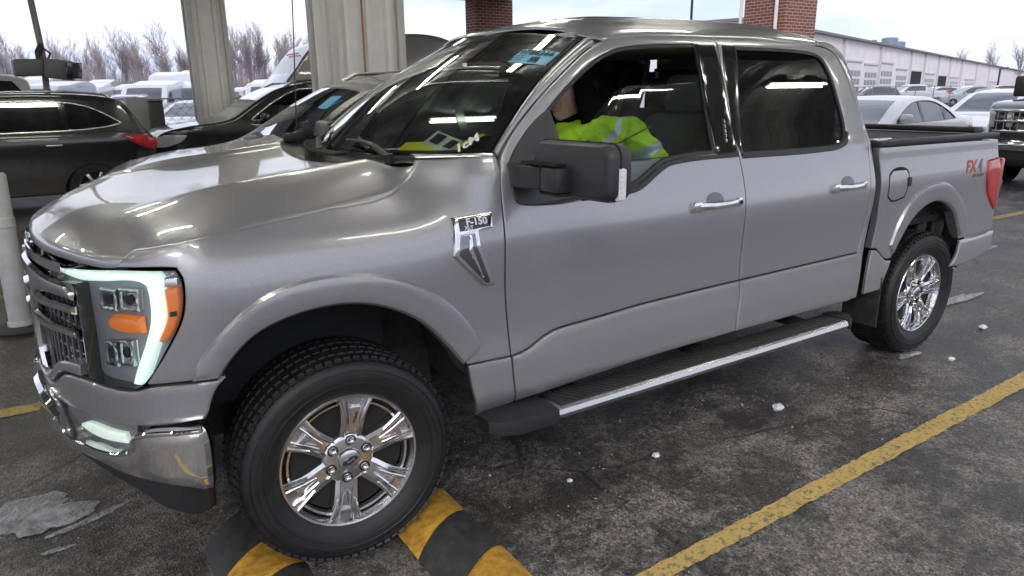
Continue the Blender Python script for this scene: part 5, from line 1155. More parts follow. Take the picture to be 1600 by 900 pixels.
def build_vehicle(name, kind, col, step=.07, detail=1, rough=.25, metal=.3, dirt=.3, clear=False):
    S = SPECS[kind]; root = empty(name); Lg, hw0, belt = S['L'], S['W'] / 2, S['belt']; hide = {}
    pm = paint_mat('body paint', col, metal=metal, rough=rough, damt=dirt)
    def hw(x, z):
        w_ = hw0 - (max(0, .55 - z))**1.5 * .35
        w_ += .018 * math.exp(-((z - belt + .12) / .10)**2) - .012
        if z > belt: w_ -= (z - belt) * S['tum'] * (1 + .15 * (z - belt))
        e = .75; 
        if x < e: w_ -= ((e - x) / e)**2.2 * .20
        if x > Lg - .6: w_ -= ((x - Lg + .6) / .6)**2.2 * .13
        return w_
    def F(x, z, off=0, s=-1): return Vector((x, s * (hw(x, z) + off), z))
    arches = []
    bot = [(Lg - .05, .30)]
    for ax in S['ax'][::-1]:
        r = S['wr'] + .045
        bot += [(ax + r * math.cos(a), .30 + max(0, r * math.sin(a)) + .0) for a in [math.pi * i / 12 for i in range(13)]]
    top = S['top']; outl_ = top + [q for q in bot if True]
    outs = smooth_outline(top, .08, corner=45)
    tops = []; # keep only the part along the top list
    n0 = len(outs)
    # resample top only
    tl = []
    for i in range(len(top) - 1):
        p0 = top[max(0, i - 1)]; p1 = top[i]; p2 = top[i + 1]; p3 = top[min(len(top) - 1, i + 2)]; d = math.hypot(p2[0] - p1[0], p2[1] - p1[1]); k = max(1, int(d / .07))
        for s_ in range(k):
            f = s_ / k; a, b_, c, e = 2 * f**3 - 3 * f * f + 1, f**3 - 2 * f * f + f, -2 * f**3 + 3 * f * f, f**3 - f * f
            def tn(a_, b2, c_):
                la = math.hypot(b2[0] - a_[0], b2[1] - a_[1]) + 1e-9; lc = math.hypot(c_[0] - b2[0], c_[1] - b2[1]) + 1e-9
                return tuple(((b2[j] - a_[j]) / la + (c_[j] - b2[j]) / lc) * .5 * d for j in (0, 1))
            t1, t2 = tn(p0, p1, p2), tn(p1, p2, p3); tl.append(tuple(a * p1[j] + b_ * t1[j] + c * p2[j] + e * t2[j] for j in (0, 1)))
    tl.append(top[-1])
    poly = dedupe(tl + bot, .01)
    if area(poly) < 0: poly.reverse()
    win = smooth_outline(S['win'], .04, corner=30)
    if area(win) > 0: win.reverse()
    cb = .045
    V, G, loops = triangulate(poly, [win], step, cb * 1.0)
    used = {i for f in G for i in f}
    bm = bmesh.new()
    def offd(q):
        d = min(dseg(q, tl_closed), 1); return -cb * (1 - math.sqrt(max(0, 1 - (1 - d / cb)**2))) if d < cb else 0
    tl_closed = tl + [(q[0], q[1] + .0) for q in tl[::-1]]
    for s in (-1, 1):
        mp_ = {i: bm.verts.new(F(V[i][0], V[i][1], offd(V[i]), s)) for i in used}
        for f in G:
            try: bm.faces.new([mp_[i] for i in (f if s < 0 else f[::-1])])
            except ValueError: pass
    # cross surface
    glass_rows = {'ws': [], 'bl': []}
    K = 10; rows = []
    for x, z in tl:
        h = hw(x, z) - cb; rows.append([Vector((x, h * (-1 + 2 * k / K), z + (.018 if z > belt else .012) * (1 - (-1 + 2 * k / K)**2) * (1 if .2 < x < Lg - .2 else 0) - (0 if x > .9 else 0) + 0)) + Vector((-.10 * (1 - (-1 + 2 * k / K)**2) * (1 - min(1, max(0, x) / .9)) if x < .9 else 0, 0, 0)) for k in range(K + 1)])
    def inr(x, z, r): return r and r[0] <= x <= r[1] and z > belt - .1
    vr = [[bm.verts.new(p) for p in r] for r in rows]
    for i in range(len(tl) - 1):
        xm, zm = (tl[i][0] + tl[i + 1][0]) / 2, (tl[i][1] + tl[i + 1][1]) / 2
        g = inr(xm, zm, S['ws']) or inr(xm, zm, S['bl'])
        for k in range(K):
            if g and 0 < k < K - 1: continue
            try: bm.faces.new((vr[i][k], vr[i + 1][k], vr[i + 1][k + 1], vr[i][k + 1]))
            except ValueError: pass
    finish(bm, 'body', pm, root, ang=40)
    for key, nm in (('ws', 'windshield'), ('bl', 'rear_window')):
        idx = [i for i in range(len(tl) - 1) if inr((tl[i][0] + tl[i + 1][0]) / 2, (tl[i][1] + tl[i + 1][1]) / 2, S[key])]
        if not idx: continue
        b = MB(); R_ = rows[idx[0]:idx[-1] + 2]; V_ = [p for r in R_ for p in r[1:K]]; m_ = K - 1
        b.faces(V_, [(j * m_ + i, j * m_ + i + 1, (j + 1) * m_ + i + 1, (j + 1) * m_ + i) for j in range(len(R_) - 1) for i in range(m_ - 1)]); b.build(nm, M['carglass_clear'] if key == 'ws' else M['carglass'], root, ang=60)
    wins = win[::-1] if area(win) < 0 else win
    def pn(nm, ol, mt, off, **k):
        k.setdefault('sides', (-1, 1)); return panel(nm, ol, mt, root, fn=F, off=off, gap=0, **k)
    pn('side_window', wins, M['carglass'], -.012, bev=0, dw=0, thick=0, step=.12, curve=False, bstep=.08)
    if detail:
        o_ = inset(wins, -.020) if area(wins) > 0 else wins
        pn('window_trim', inset(wins, -.018), M['satin'] if detail > 1 else M['gloss'], .004, holes=[wins], bev=.002, dw=.003, thick=.015, step=.1, curve=False, bstep=.08)
        for px_ in S['posts']:
            zt = max([q[1] for q in wins if abs(q[0] - px_) < .25] + [belt + .3]); pn('door_post', [(px_ - .04, belt + .02), (px_ + .04, belt + .02), (px_ + .02, zt), (px_ - .06, zt)], M['gloss'], -.004, bev=0, dw=0, thick=.01, step=.1, curve=False)
        for px_ in ([1.45] + list(S['posts']) if kind != 'van' and kind != 'tall_van' else [1.1, 2.2, 3.6]):
            b = MB(); b.box((px_ + .0, 0, 0), (.001, .001, .001)); b.bm.clear()
            for s in (-1, 1): b.faces([F(px_ - .004, z, .0015, s) for z in (.42, .6, .8, belt - .02)] + [F(px_ + .004, z, .0015, s) for z in (.42, .6, .8, belt - .02)], [(i, i + 1, 5 + i, 4 + i) for i in range(3)])
            b.build('door_gap', M['dark'], root, recalc=False)
        for px_ in ([2.38, 3.3] if kind in ('crossover', 'wagon', 'sedan', 'pickup') else [2.0]):
            for s in (-1, 1): b = MB(); q = F(px_, belt - .13, .022, s); b.box(q, (.20, .025, .028), bev=.008); b.build('door_handle', M['satin'] if detail > 1 else pm, root)
    # dark floor, seats block, arch liners
    b = MB(); b.box((Lg / 2, 0, .42), (Lg * .86, hw0 * 1.62, .30)); b.build('underbody', M['dark'], root)
    b = MB()
    for sx in (2.25, 3.15):
        for s in (-1, 1):
            b.box((sx, s * .38, belt - .18), (.16, .46, .56), rot=(0, .2, 0), bev=.05); b.box((sx + .08, s * .38, belt + .18), (.10, .25, .18), bev=.04)
    b.box((1.55, 0, belt - .08), (.45, hw0 * 1.6, .12), bev=.03)
    b.build('seat', M['seat'], root)
    # wheels
    for ax in S['ax']:
        for s in (-1, 1):
            r = S['wr']; y = s * (hw0 - .035); c = (ax, y, r); b = MB(); o_ = -s
            b.lathe([(r * .64, o_ * .01), (r * .70, 0), (r * .88, -o_ * .012), (r * .97, o_ * .01), (r, o_ * .03), (r, o_ * .20), (r * .9, o_ * .22)], n=36, axis='y', c=c); ty = b.build('wheel', M['tyre2'], root)
            b = MB(); b.lathe([(r * .66, o_ * .012), (r * .62, o_ * .02), (r * .58, o_ * .05), (r * .56, o_ * .16)], n=32, axis='y', c=c)
            for k in range(5 if kind != 'wagon' else 7):
                a = 2 * math.pi * k / (5 if kind != 'wagon' else 7) + .3; b.box((ax + .31 * r * math.cos(a), y + o_ * .028, r + .31 * r * math.sin(a)), (r * .62, .022, .055 if kind != 'wagon' else .045), rot=(0, -a, 0), bev=.008)
            b.lathe([(.0001, o_ * .012), (.05, o_ * .018), (.06, o_ * .03)], n=20, axis='y', c=c); b.build('rim', M['alloy'], ty)
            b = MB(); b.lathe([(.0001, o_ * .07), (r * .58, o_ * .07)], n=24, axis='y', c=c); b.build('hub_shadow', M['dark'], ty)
    # lamps and grille
    fz = spl(.02, [(0, 0), (1, 1)]) * 0 + top[2][1]
    for s in (-1, 1):
        zt = top[3][1]
        pn('headlight', [(.06, zt - .20), (.06, zt - .05), (.25, zt - .01), (.52, zt - .02), (.45, zt - .10), (.22, zt - .19)] if kind != 'pickup' else [(.03, 1.02), (.03, 1.16), (.25, 1.16), (.30, .92), (.10, .88)], M['headl'], .006, bev=.006, dw=.015, thick=.04, step=.06, sides=(s,))
        b = MB(); b.box((.0 if kind != 'pickup' else .0, s * hw0 * .62, zt - .13 if kind != 'pickup' else 1.02), (.12, hw0 * .36, .11 if kind != 'pickup' else .26), rot=(0, 0, -s * .22), bev=.02); b.build('headlight', M['headl'], root)
        rz = top[-3][1]
        if kind in ('crossover', 'wagon', 'sedan', 'pickup'):
            pn('tail_light', [(Lg - .42, rz + .02), (Lg - .10, rz + .03), (Lg - .02, rz - .04), (Lg - .02, rz - .20), (Lg - .16, rz - .16), (Lg - .34, rz - .06)], M['redlens'], .012, bev=.008, dw=.02, thick=.05, step=.05, sides=(s,))
            b = MB(); b.box((Lg - .03, s * hw0 * .70, rz - .08), (.09, hw0 * .34, .13), bev=.02); b.build('tail_light', M['redlens'], root)
    b = MB(); gz = top[2][1] - .06; b.box((-.06, 0, gz), (.08, hw0 * .95, .20), bev=.02); b.build('grille', M['gloss'], root)
    b = MB(); b.box((-.05, 0, .42), (.10, hw0 * 1.35, .16), bev=.03); b.build('bumper_intake', M['plastic'], root)
    # mirrors
    mx_, mz = (S['win'][0][0] + .18, belt + .08)
    for s in (-1, 1):
        b = MB(); q = F(mx_, mz, .0, s); b.box(q + Vector((0, s * .11, .02)), (.12, .20, .13), bev=.035); b.box(q + Vector((0, s * .02, -.03)), (.06, .08, .03)); b.build('door_mirror', pm if kind not in ('van', 'tall_van') else M['plastic'], root)
    if S['rail']:
        for s in (-1, 1):
            b = MB(); pts = [Vector((x, s * (hw(x, 1.6) - .06), spl(x, [(q[0], q[1]) for q in top[8:13]]) + .035)) for x in (2.15, 2.3, 2.9, 3.5, 4.0, 4.1)]; pts[0].z -= .03; pts[-1].z -= .03; b.tube(pts, .016, n=8); b.build('roof_rail', M['satin'], root)
    if kind == 'pickup':
        b = MB(); b.box((4.85, 0, 1.295), (1.5, 1.55, .02)); b.build('cargo_bed', M['dark'], root)
    return root
def put(o, x, yn, rz=0, label=None, cat=None, group=None, W_=1.85, z=0, sc=1):
    # x front, yn near flank
    o.location = (x, yn + W_ / 2, z); o.rotation_euler = (0, 0, rz); o.scale = (sc, sc, sc); tag(o, label, cat, group); return o
wag = put(build_vehicle('parked_car', 'wagon', (.004, .0045, .007), step=.055, detail=2, metal=0), -3.93, 8.75, label='black wagon with chrome window line and blue window tag at the far left', cat='car', group='vehicles waiting under the canopy')
M['tag_blue'] = mat('bright blue tag', (.10, .38, .62), rough=.5)
b = MB(); b.box((2.85, -.82, 1.36), (.13, .004, .17), rot=(-.30, 0, 0)); b.build('window_tag', M['tag_blue'], wag)
b = MB(); b.box((2.42, -.83, 1.33), (.14, .004, .30), rot=(-.30, 0, 0)); b.build('window_green_patch', mat('flat green patch', (.2, .42, .25), rough=.5), wag)  # flat green patch set over part of the side window
cr2 = put(build_vehicle('parked_car', 'crossover', (.005, .005, .007), step=.055, detail=2, metal=0), .72, 10.0, label='black crossover facing left in front of the narrow metal column', cat='car', group='vehicles waiting under the canopy', sc=1.08)
cr1 = put(build_vehicle('parked_car', 'crossover', (.085, .08, .078), step=.045, detail=2, metal=.6, clear=True), -.45, 2.35, label='dark grey crossover in the next lane, close behind the truck hood', cat='car', group='vehicles waiting under the canopy', sc=1.07)
b = MB(); b.box((1.70, -.28, 1.45), (.16, .22, .008), rot=(0, -.62, 0)); b.build('window_tag', M['tag_blue'], cr1)
# cloth heap on its cowl
t = bmesh.new(); bmesh.ops.create_icosphere(t, subdivisions=3, radius=1); random.seed(21)
for v in t.verts:
    n_ = .12 * math.sin(v.co.x * 5 + v.co.y * 3) + .10 * math.sin(v.co.y * 7 + 1) + .06 * math.sin(v.co.x * 11 + v.co.z * 6); v.co = Vector((v.co.x * (.15 + .03 * n_), v.co.y * .30 * (1 + n_), max(-.2, v.co.z) * .055 * (1 + 2 * n_)))
o = finish(t, 'snow_lump', mat('grey old snow', (.36, .35, .34), rough=.8, noise=(9, .6, 1.2), bump=(30, .6, .01))); o.location = (.78, 2.75, 1.235); o.rotation_euler = (0, -.08, .2); tag(o, 'lump of grey snow on the cowl of the dark grey crossover', 'snow')
vn = put(build_vehicle('cargo_van', 'tall_van', (.20, .185, .165), step=.09, detail=1, metal=.2), 2.75, 13.6, label='tall tan cargo van behind the black crossover and the wide metal column', cat='van', group=None, W_=2.05)
for k in range(5): b = MB(); b.box((1.80, -.4 + .2 * k, 2.55), (.05, .07, .03), bev=.01); b.build('roof_marker', M['amber'], vn)
wp = put(build_vehicle('pickup_truck', 'pickup', (.55, .54, .52), step=.1, detail=1, metal=0), -5.1, 15.5, label='white pickup truck behind the black wagon at the left edge', cat='pickup truck', W_=2.0, sc=1.1)
# right-hand side
sd = put(build_vehicle('parked_car', 'sedan', (.62, .62, .64), step=.06, detail=1, metal=.1), 11.0, 4.25, label='white sedan parked right behind the truck bed', cat='car', group='vehicles parked on the right', W_=1.82)
sv = put(build_vehicle('parked_car', 'crossover', (.62, .62, .64), step=.07, detail=1, metal=.1), 16.9, 4.35, label='white crossover facing the camera between the white sedan and the dark pickup', cat='car', group='vehicles parked on the right', sc=.92)
dk = put(build_vehicle('pickup_truck', 'pickup', (.045, .05, .058), step=.07, detail=1, metal=.3), 12.55, .78, label='dark heavy pickup with a wide chrome grille at the right edge', cat='pickup truck', W_=2.0, sc=1.10)
for ch in list(dk.children):
    if ch.name.split('.')[0] == 'grille': bpy.data.objects.remove(ch)
b = MB(); b.box((-.03, 0, .98), (.10, 1.42, .36), bev=.03); b.build('grille', M['gloss'], dk)
for z in (1.13, .985, .84): b = MB(); b.box((-.09, 0, z), (.05, 1.40, .045), bev=.012); b.build('grille_bar', M['chrome'], dk)
b = MB()
for i in range(15): b.box((-.085, -.66 + i * .094, .985), (.03, .014, .32))
b.build('grille_mesh', M['satin'], dk)
b = MB(); b.box((-.12, 0, .64), (.22, 1.9, .17), bev=.05); b.build('front_bumper', M['chrome'], dk); b = MB(); b.box((-.08, 0, .46), (.16, 1.7, .22), bev=.04); b.box((-.24, 0, .62), (.01, .36, .14)); b.build('air_dam', M['plastic'], dk)
mD = Matrix(((0, 0, -1, -.125), (-1, 0, 0, 0), (0, 1, 0, .985), (0, 0, 0, 1)))
b = MB(); b.prism(oval(.17, .075, 0)[0], .02, mD); b.build('grille_emblem', M['chrome'], dk); b = MB(); b.prism(oval(.155, .062, 0)[0], .006, mD @ Matrix.Translation((0, 0, .02))); b.build('emblem_field', M['emblem'], dk)
text_obj('emblem_script', 'Ford', .09, mD @ Matrix.Translation((0, 0, .027)), M['chrome'], dk, extrude=.002, shear=.3)
for s in (-1, 1):
    b = MB(); b.box((1.95, s * 1.22, 1.48), (.14, .24, .34), bev=.04); b.box((1.95, s * 1.05, 1.42), (.08, .2, .05)); b.build('tow_mirror', M['plastic'], dk)
# ---- lot vehicles, copied
protos = {}
def lot(kind, col, x, y, rz, label, cat, group, sc=1):
    key = (kind, col)
    if key not in protos: protos[key] = build_vehicle('cargo_van' if 'van' in kind else ('pickup_truck' if kind == 'pickup' else 'parked_car'), kind, col, step=.16, detail=0, metal=.05, dirt=.1); o = protos[key]
    else: o = copy_tree(protos[key])
    o.location = (x, y, 0); o.rotation_euler = (0, 0, rz); o.scale = (sc, sc, sc); tag(o, label, cat, group); return o
WH = (.46, .47, .50); SL = (.30, .32, .35); DKc = (.03, .033, .04); RD = (.14, .02, .02); BL = (.05, .10, .20); YL = (.5, .33, .03); GN = (.16, .22, .22)
G1 = 'vehicles in the snowy lot beyond the canopy'
k_ = 0
for x, y, kd, c_, rz, lb in [
    (2.2, 21, 'sedan', WH, .9, 'white sedan just beyond the bin'), (4.9, 33, 'van', WH, 1.25, 'white van just left of the narrow column'), (2.7, 31, 'van', WH, 1.2, 'white van third from the narrow column'),
    (1.5, 30, 'crossover', WH, 1.1, 'white crossover above the rear of the black wagon'), (.35, 29, 'sedan', YL, 1.2, 'yellow sedan above the wagon roof'), (-.6, 30, 'crossover', BL, 1.2, 'blue crossover above the wagon roof'), (-1.5, 33, 'van', SL, 1.1, 'silver van near the left edge'),
    (7.2, 28, 'van', WH, 1.2, 'white van between the two metal columns'), (9.4, 33, 'van', WH, 1.25, 'white van partly behind the tan van'), (5.9, 39, 'tall_van', WH, 1.2, 'tall white van behind the narrow column'),
    (.6, 38, 'van', WH, 1.3, 'white van in the middle row'), (-1.2, 40, 'pickup', WH, 1.2, 'white pickup in the middle row left'), (3.0, 41, 'van', WH, 1.25, 'white van in the middle row centre'), (5.3, 43, 'tall_van', WH, 1.3, 'tall white van in the middle row'), (8.0, 40, 'pickup', SL, 1.25, 'silver pickup in the middle row right'),
    (-3.5, 45, 'crossover', GN, 1.2, 'greenish crossover in the middle row'), (1.8, 52, 'van', WH, 1.3, 'white van in the back row centre'), (5.0, 54, 'van', WH, 1.3, 'white van in the back row right of centre'), (-1.4, 55, 'tall_van', WH, 1.3, 'tall white van in the back row left'), (8.6, 56, 'van', WH, 1.3, 'white van in the back row near the narrow column'),
    (12.5, 52, 'van', WH, 1.25, 'white van in the back row between the columns'), (16.5, 55, 'tall_van', WH, 1.25, 'tall white van in the back row beside the tan van'), (-5.0, 57, 'van', SL, 1.3, 'silver van in the back row far left'), (11.2, 44, 'sedan', WH, 1.2, 'white sedan in the middle row between the columns'), (14.0, 62, 'van', WH, 1.25, 'white van in the farthest row between the columns'), (3.2, 66, 'tall_van', WH, 1.3, 'tall white van in the farthest row')]:
    lot(kd, c_, x, y, rz, lb, {'van': 'van', 'tall_van': 'van', 'pickup': 'pickup truck'}.get(kd, 'car'), G1)
G2 = 'vehicles parked before the long pink building'
for d_, px_, kd, c_, lb in [(70, (.842, .540), 'crossover', DKc, 'dark crossover nearest the truck cab before the pale building'), (74, (.862, .506), 'pickup', WH, 'white pickup before the pale building'), (76, (.879, .4765), 'crossover', WH, 'white crossover before the pale building'), (74, (.8935, .449), 'crossover', SL, 'silver crossover before the pale building'), (78, (.9055, .424), 'crossover', RD, 'dark red crossover before the pale building'), (82, (.9135, .407), 'crossover', DKc, 'black crossover before the far end of the pale building'), (84, (.9205, .390), 'van', SL, 'silver van before the far end of the pale building'), (90, (.928, .372), 'pickup', RD, 'dark red pickup at the right edge of the row')]:
    lot(kd, c_, -.72 + px_[0] * d_, -3.12 + px_[1] * d_, -.72, lb, 'pickup truck' if kd == 'pickup' else ('van' if kd == 'van' else 'car'), G2)
# ---------------------------------------------------------------- long service building
A_ = Vector((72.2, 47.5, 0)); E_ = Vector((201.3, 66.5, 0)).normalized(); Nn_ = Vector((E_.y, -E_.x, 0))
bl = empty('service_building', A_, math.atan2(E_.y, E_.x), 'long pale building with a row of glazed garage doors and roof vents', 'building')
wallm = mat('pale pink metal siding', (.74, .68, .72), rough=.6, noise=(.35, .85, 1.08)); 
b = MB(); b.box((140, 16, 3.75), (320, 32, 7.5)); b.build('wall', wallm, bl, smooth=False)
b = MB(); b.box((140, 15.9, 7.62), (321, 33, .26)); b.build('roof', mat('grey roof edge', (.16, .15, .15), rough=.6), bl, smooth=False)
pil = mat('white downpipe', (.5, .48, .5), rough=.5); doorm = mat('white garage door', (.62, .60, .64), rough=.5); dgl = mat('dark door pane', (.03, .035, .045), rough=.15)
for s_, wd in [(-16, .6), (-3, .6), (11.5, .8), (31, .7), (53, .8), (65.5, .9), (80, .9), (94, 1), (111, 1.1), (137, 1.3), (165, 1.4), (196, 1.5)]:
    b = MB(); b.box((s_, -.16, 3.7), (wd * .45, .3, 7.4)); b.build('downpipe', pil, bl, smooth=False)
for a0, a1, h, op in [(-13, -7, 4.8, 0), (-5.5, .5, 4.8, 0), (2.5, 9, 4.8, 0), (13.9, 20.6, 4.9, 0), (22.8, 29.8, 4.7, 0), (32.2, 39.8, 5.1, 0), (42.8, 50.8, 4.4, 0), (54.8, 63.5, 4.3, 1), (67, 77, 4.0, 0), (81.5, 91.5, 3.8, 1), (96.5, 108.5, 3.6, 0), (119.5, 135, 3.3, 0), (169.5, 193, 3.0, 0)]:
    b = MB(); b.box(((a0 + a1) / 2, -.06, h / 2), (a1 - a0, .14, h)); dr = b.build('garage_door', doorm if not op else M['dark'], bl, smooth=False)
    b = MB(); rw = 3; cl = 4; cw = (a1 - a0) / cl
    if not op:
        for r in range(rw):
            for c in range(cl): b.box((a0 + cw * (c + .5), -.15, h * (.30 + .21 * r)), (cw * .74, .05, h * .14))
        b.build('door_panes', dgl, dr, smooth=False)
    b = MB(); b.box(((a0 + a1) / 2, -.17, h + .12), (a1 - a0 + .5, .22, .22)); b.build('lintel', pil, bl, smooth=False)
vm = mat('blue grey vent steel', (.22, .27, .36), rough=.35, metal=.5)
for a0, hh, rr in [(62, 2.4, .5), (67, 2.0, .5), (74.5, 3.4, 1.5), (82, 3.0, 1.4)]:
    b = MB(); b.lathe([(rr * .75, 0), (rr * .75, hh * .5), (rr, hh * .55), (rr, hh * .95), (rr * .6, hh)], n=16, axis='z', c=(a0, 8, 7.7)); b.build('roof_vent', vm, bl)
b = MB(); b.tube([(150, -4, 0), (150, -4, 6.2), (146, -6, 6.4)], .22, n=8); b.build('wall_lamp', M['plastic'], bl)
# ---------------------------------------------------------------- fences
fm = mat('galvanised fence', (.22, .22, .23), rough=.5, metal=.5)
def fence(p, q, n, h, label, wires=14):
    p, q = Vector((*p, 0)), Vector((*q, 0)); root = empty('chain_link_fence', p, 0, label, 'fence', 'chain link fences'); d = q - p
    for i in range(n + 1): c = d * i / n; b = MB(); b.tube([c, c + Vector((0, 0, h + .06))], .035, n=6); b.build('fence_post', fm, root)
    b = MB(); b.tube([Vector((0, 0, h)), d + Vector((0, 0, h))], .025, n=5); b.build('top_rail', fm, root)
    b = MB(); L_ = d.length; step = .25; k = int(L_ / step); u_ = d / L_; s_ = Vector((-u_.y, u_.x, 0)) * .006
    for i in range(-int(h / step), k):
        for sg in (0, 1):
            a = i * step; e = a + h; z0, z1 = (0, h) if sg else (h, 0)
            if a < 0: z0 += (z1 - z0) * (-a / h); a = 0
            if e > L_: z1 = z0 + (z1 - z0) * ((L_ - a) / (e - a)); e = L_
            P0, P1 = u_ * a + Vector((0, 0, z0)), u_ * e + Vector((0, 0, z1)); w_ = Vector((0, 0, .007))
            b.faces([P0 - w_, P1 - w_, P1 + w_, P0 + w_], [(0, 1, 2, 3)])
    b.build('wire_mesh', fm, root, smooth=False)
fence((-12, 18.6), (9.5, 18.6), 8, 1.55, 'chain link fence behind the black wagon and crossover')
fence((34, 22.5), (62, 27.5), 7, 1.7, 'chain link fence before the cars at the pale building')
b = MB(); b.tube([(0, 0, 0), (0, 0, 9)], [.10, .07], n=8); b.tube([(0, 0, 8.9), (-1.2, 0, 9.1)], .04, n=6); o = b.build('light_mast', M['plastic']); o.location = (34.2, 30, 0); tag(o, 'thin dark light mast rising above the truck roof', 'mast')
# ---------------------------------------------------------------- bare trees
bark = mat('hazed grey bark', (.31, .265, .28), rough=.9, noise=(3, .7, 1.4))  # bark paled towards purple grey, distance haze put into the colour
def bare_tree(h, seed, spread=.55, dens=1.0, twig=.012):
    rnd = random.Random(seed); bm = bmesh.new(); tb = bmesh.new()
    def seg(bm_, a, c, r0, r1, n):
        d = (c - a).normalized(); u = d.orthogonal().normalized(); v = d.cross(u); A = [bm_.verts.new(a + (u * math.cos(t) + v * math.sin(t)) * r0) for t in [2 * math.pi * k / n for k in range(n)]]; B_ = [bm_.verts.new(c + (u * math.cos(t) + v * math.sin(t)) * r1) for t in [2 * math.pi * k / n for k in range(n)]]
        for k in range(n): bm_.faces.new((A[k], A[(k + 1) % n], B_[(k + 1) % n], B_[k]))
    def grow(p, d, L_, r, lv, tgt):
        n = 4 if lv < 2 else 3
        for i in range(n):
            d2 = (d + Vector((rnd.uniform(-1, 1), rnd.uniform(-1, 1), rnd.uniform(-.3, .8))) * (.10 + .05 * lv)).normalized(); q = p + d2 * L_ / n; r2 = max(twig, r * (1 - .72 / n * 1.0)); seg(tgt, p, q, r, r2, 5 if lv == 0 else 3)
            if lv < 4 and (lv > 0 or i >= 1):
                for _ in range(int((2 if lv < 3 else 2) * dens + rnd.random())):
                    a = rnd.uniform(0, 6.283); sp = rnd.uniform(spread * .6, spread * 1.3); u = d2.orthogonal().normalized(); v = d2.cross(u); nd = (d2 * math.cos(sp) + (u * math.cos(a) + v * math.sin(a)) * math.sin(sp) + Vector((0, 0, .18))).normalized()
                    grow(q, nd, L_ * rnd.uniform(.42, .66), max(twig, r2 * .55), lv + 1, tb)
            p, r, d = q, r2, d2
    grow(Vector((0, 0, -.1)), Vector((0, 0, 1)), h * .62, h * .022, 0, bm)
    return bm, tb
def tree_proto(h, seed, **k):
    root = empty('bare_tree'); bm, tb = bare_tree(h, seed, **k); zt = max(v.co.z for v in tb.verts); f = h / zt
    for m_ in (bm, tb):
        for v in m_.verts: v.co *= f
    finish(bm, 'trunk', bark, root, smooth=False, recalc=False); finish(tb, 'crown', bark, root, smooth=False, recalc=False); return root
TP = [tree_proto(9.0, 1, spread=.44, twig=.010), tree_proto(9.0, 2, spread=.36, twig=.010), tree_proto(9.0, 3, spread=.52, twig=.010), tree_proto(9.0, 4, spread=.30, twig=.010)]
usedp = set(); rt = random.Random(5)
def plant(i, x, y, h, rz, label, group, z=0):
    o = TP[i] if i not in usedp else copy_tree(TP[i]); usedp.add(i); o.location = (x, y, z); o.rotation_euler = (0, 0, rz); s = h / 9.0; o.scale = (s, s, s); tag(o, label, 'tree', group)
plant(0, -4.6, 38, 11.5, 1.0, 'big bare tree at the far left edge, its twigs above the pickup', None)
plant(2, 14.8, 108, 11.8, 2.0, 'tallest bare tree in the left half of the treeline', None)
xs = [-14 + 1.05 * i + rt.uniform(-.5, .5) for i in range(60)]
GT = 'bare trees in the treeline beyond the lot'
for j, x in enumerate(xs):
    if abs(x - 14.8) < 1.2: continue
    h = rt.uniform(6.5, 11.5) + (1.8 if x > 22 else 0); plant(j % 4, x, 112 + rt.uniform(-5, 10), h, rt.uniform(0, 6.28), 'bare grey tree in the treeline beyond the lot', GT)
for j, (x, y, h, lb) in enumerate([(298, 140, 17, 'bare tree over the building roof, left of the group of three'), (302, 131, 18, 'bare tree over the building roof, middle of the group'), (306, 123, 19, 'bare tree over the far end of the building roof'), (294, 146, 15, 'small bare tree nearest the roof vents')]): plant((j + 1) % 4, x, y, h, j * 1.3, lb, 'bare trees behind the long building')
# brush along the treeline: nobody could count it
rb = random.Random(11); bm = bmesh.new()
for i in range(14000):
    x = rb.uniform(-30, 75); y = rb.uniform(104, 122); h = rb.uniform(1.6, 5.6) + 1.0 * math.sin(x * .35) ** 2 + (.6 if x > 20 else 0); lean = Vector((rb.uniform(-.5, .5), rb.uniform(-.3, .3), h)); a = Vector((x, y, 0)); w_ = Vector((rb.uniform(.03, .09), 0, 0))
    v = [bm.verts.new(q) for q in (a - w_, a + w_, a + lean)]; bm.faces.new(v)
    if i % 2:
        c = a + lean * .5; e = c + Vector((rb.uniform(-.9, .9), 0, rb.uniform(.4, 1.2))); bm.faces.new([bm.verts.new(q) for q in (c, c + Vector((0, 0, .10)), e)])
o = finish(bm, 'underbrush', mat('winter brush', (.27, .23, .25), rough=.95, noise=(.6, .6, 1.5)), smooth=False, recalc=False); tag(o, 'dense leafless brush along the foot of the treeline', 'brush', kind='stuff')
b = MB(); b.faces([(-120, 121, 0), (160, 121, 0), (160, 124, 2.2), (-120, 124, 2.2), (160, 160, 3.0), (-120, 160, 3.0)], [(0, 1, 2, 3), (3, 2, 4, 5)]); struct(b.build('embankment', mat('winter scrub soil', (.12, .10, .10), rough=.95, noise=(.2, .7, 1.3)), smooth=False))
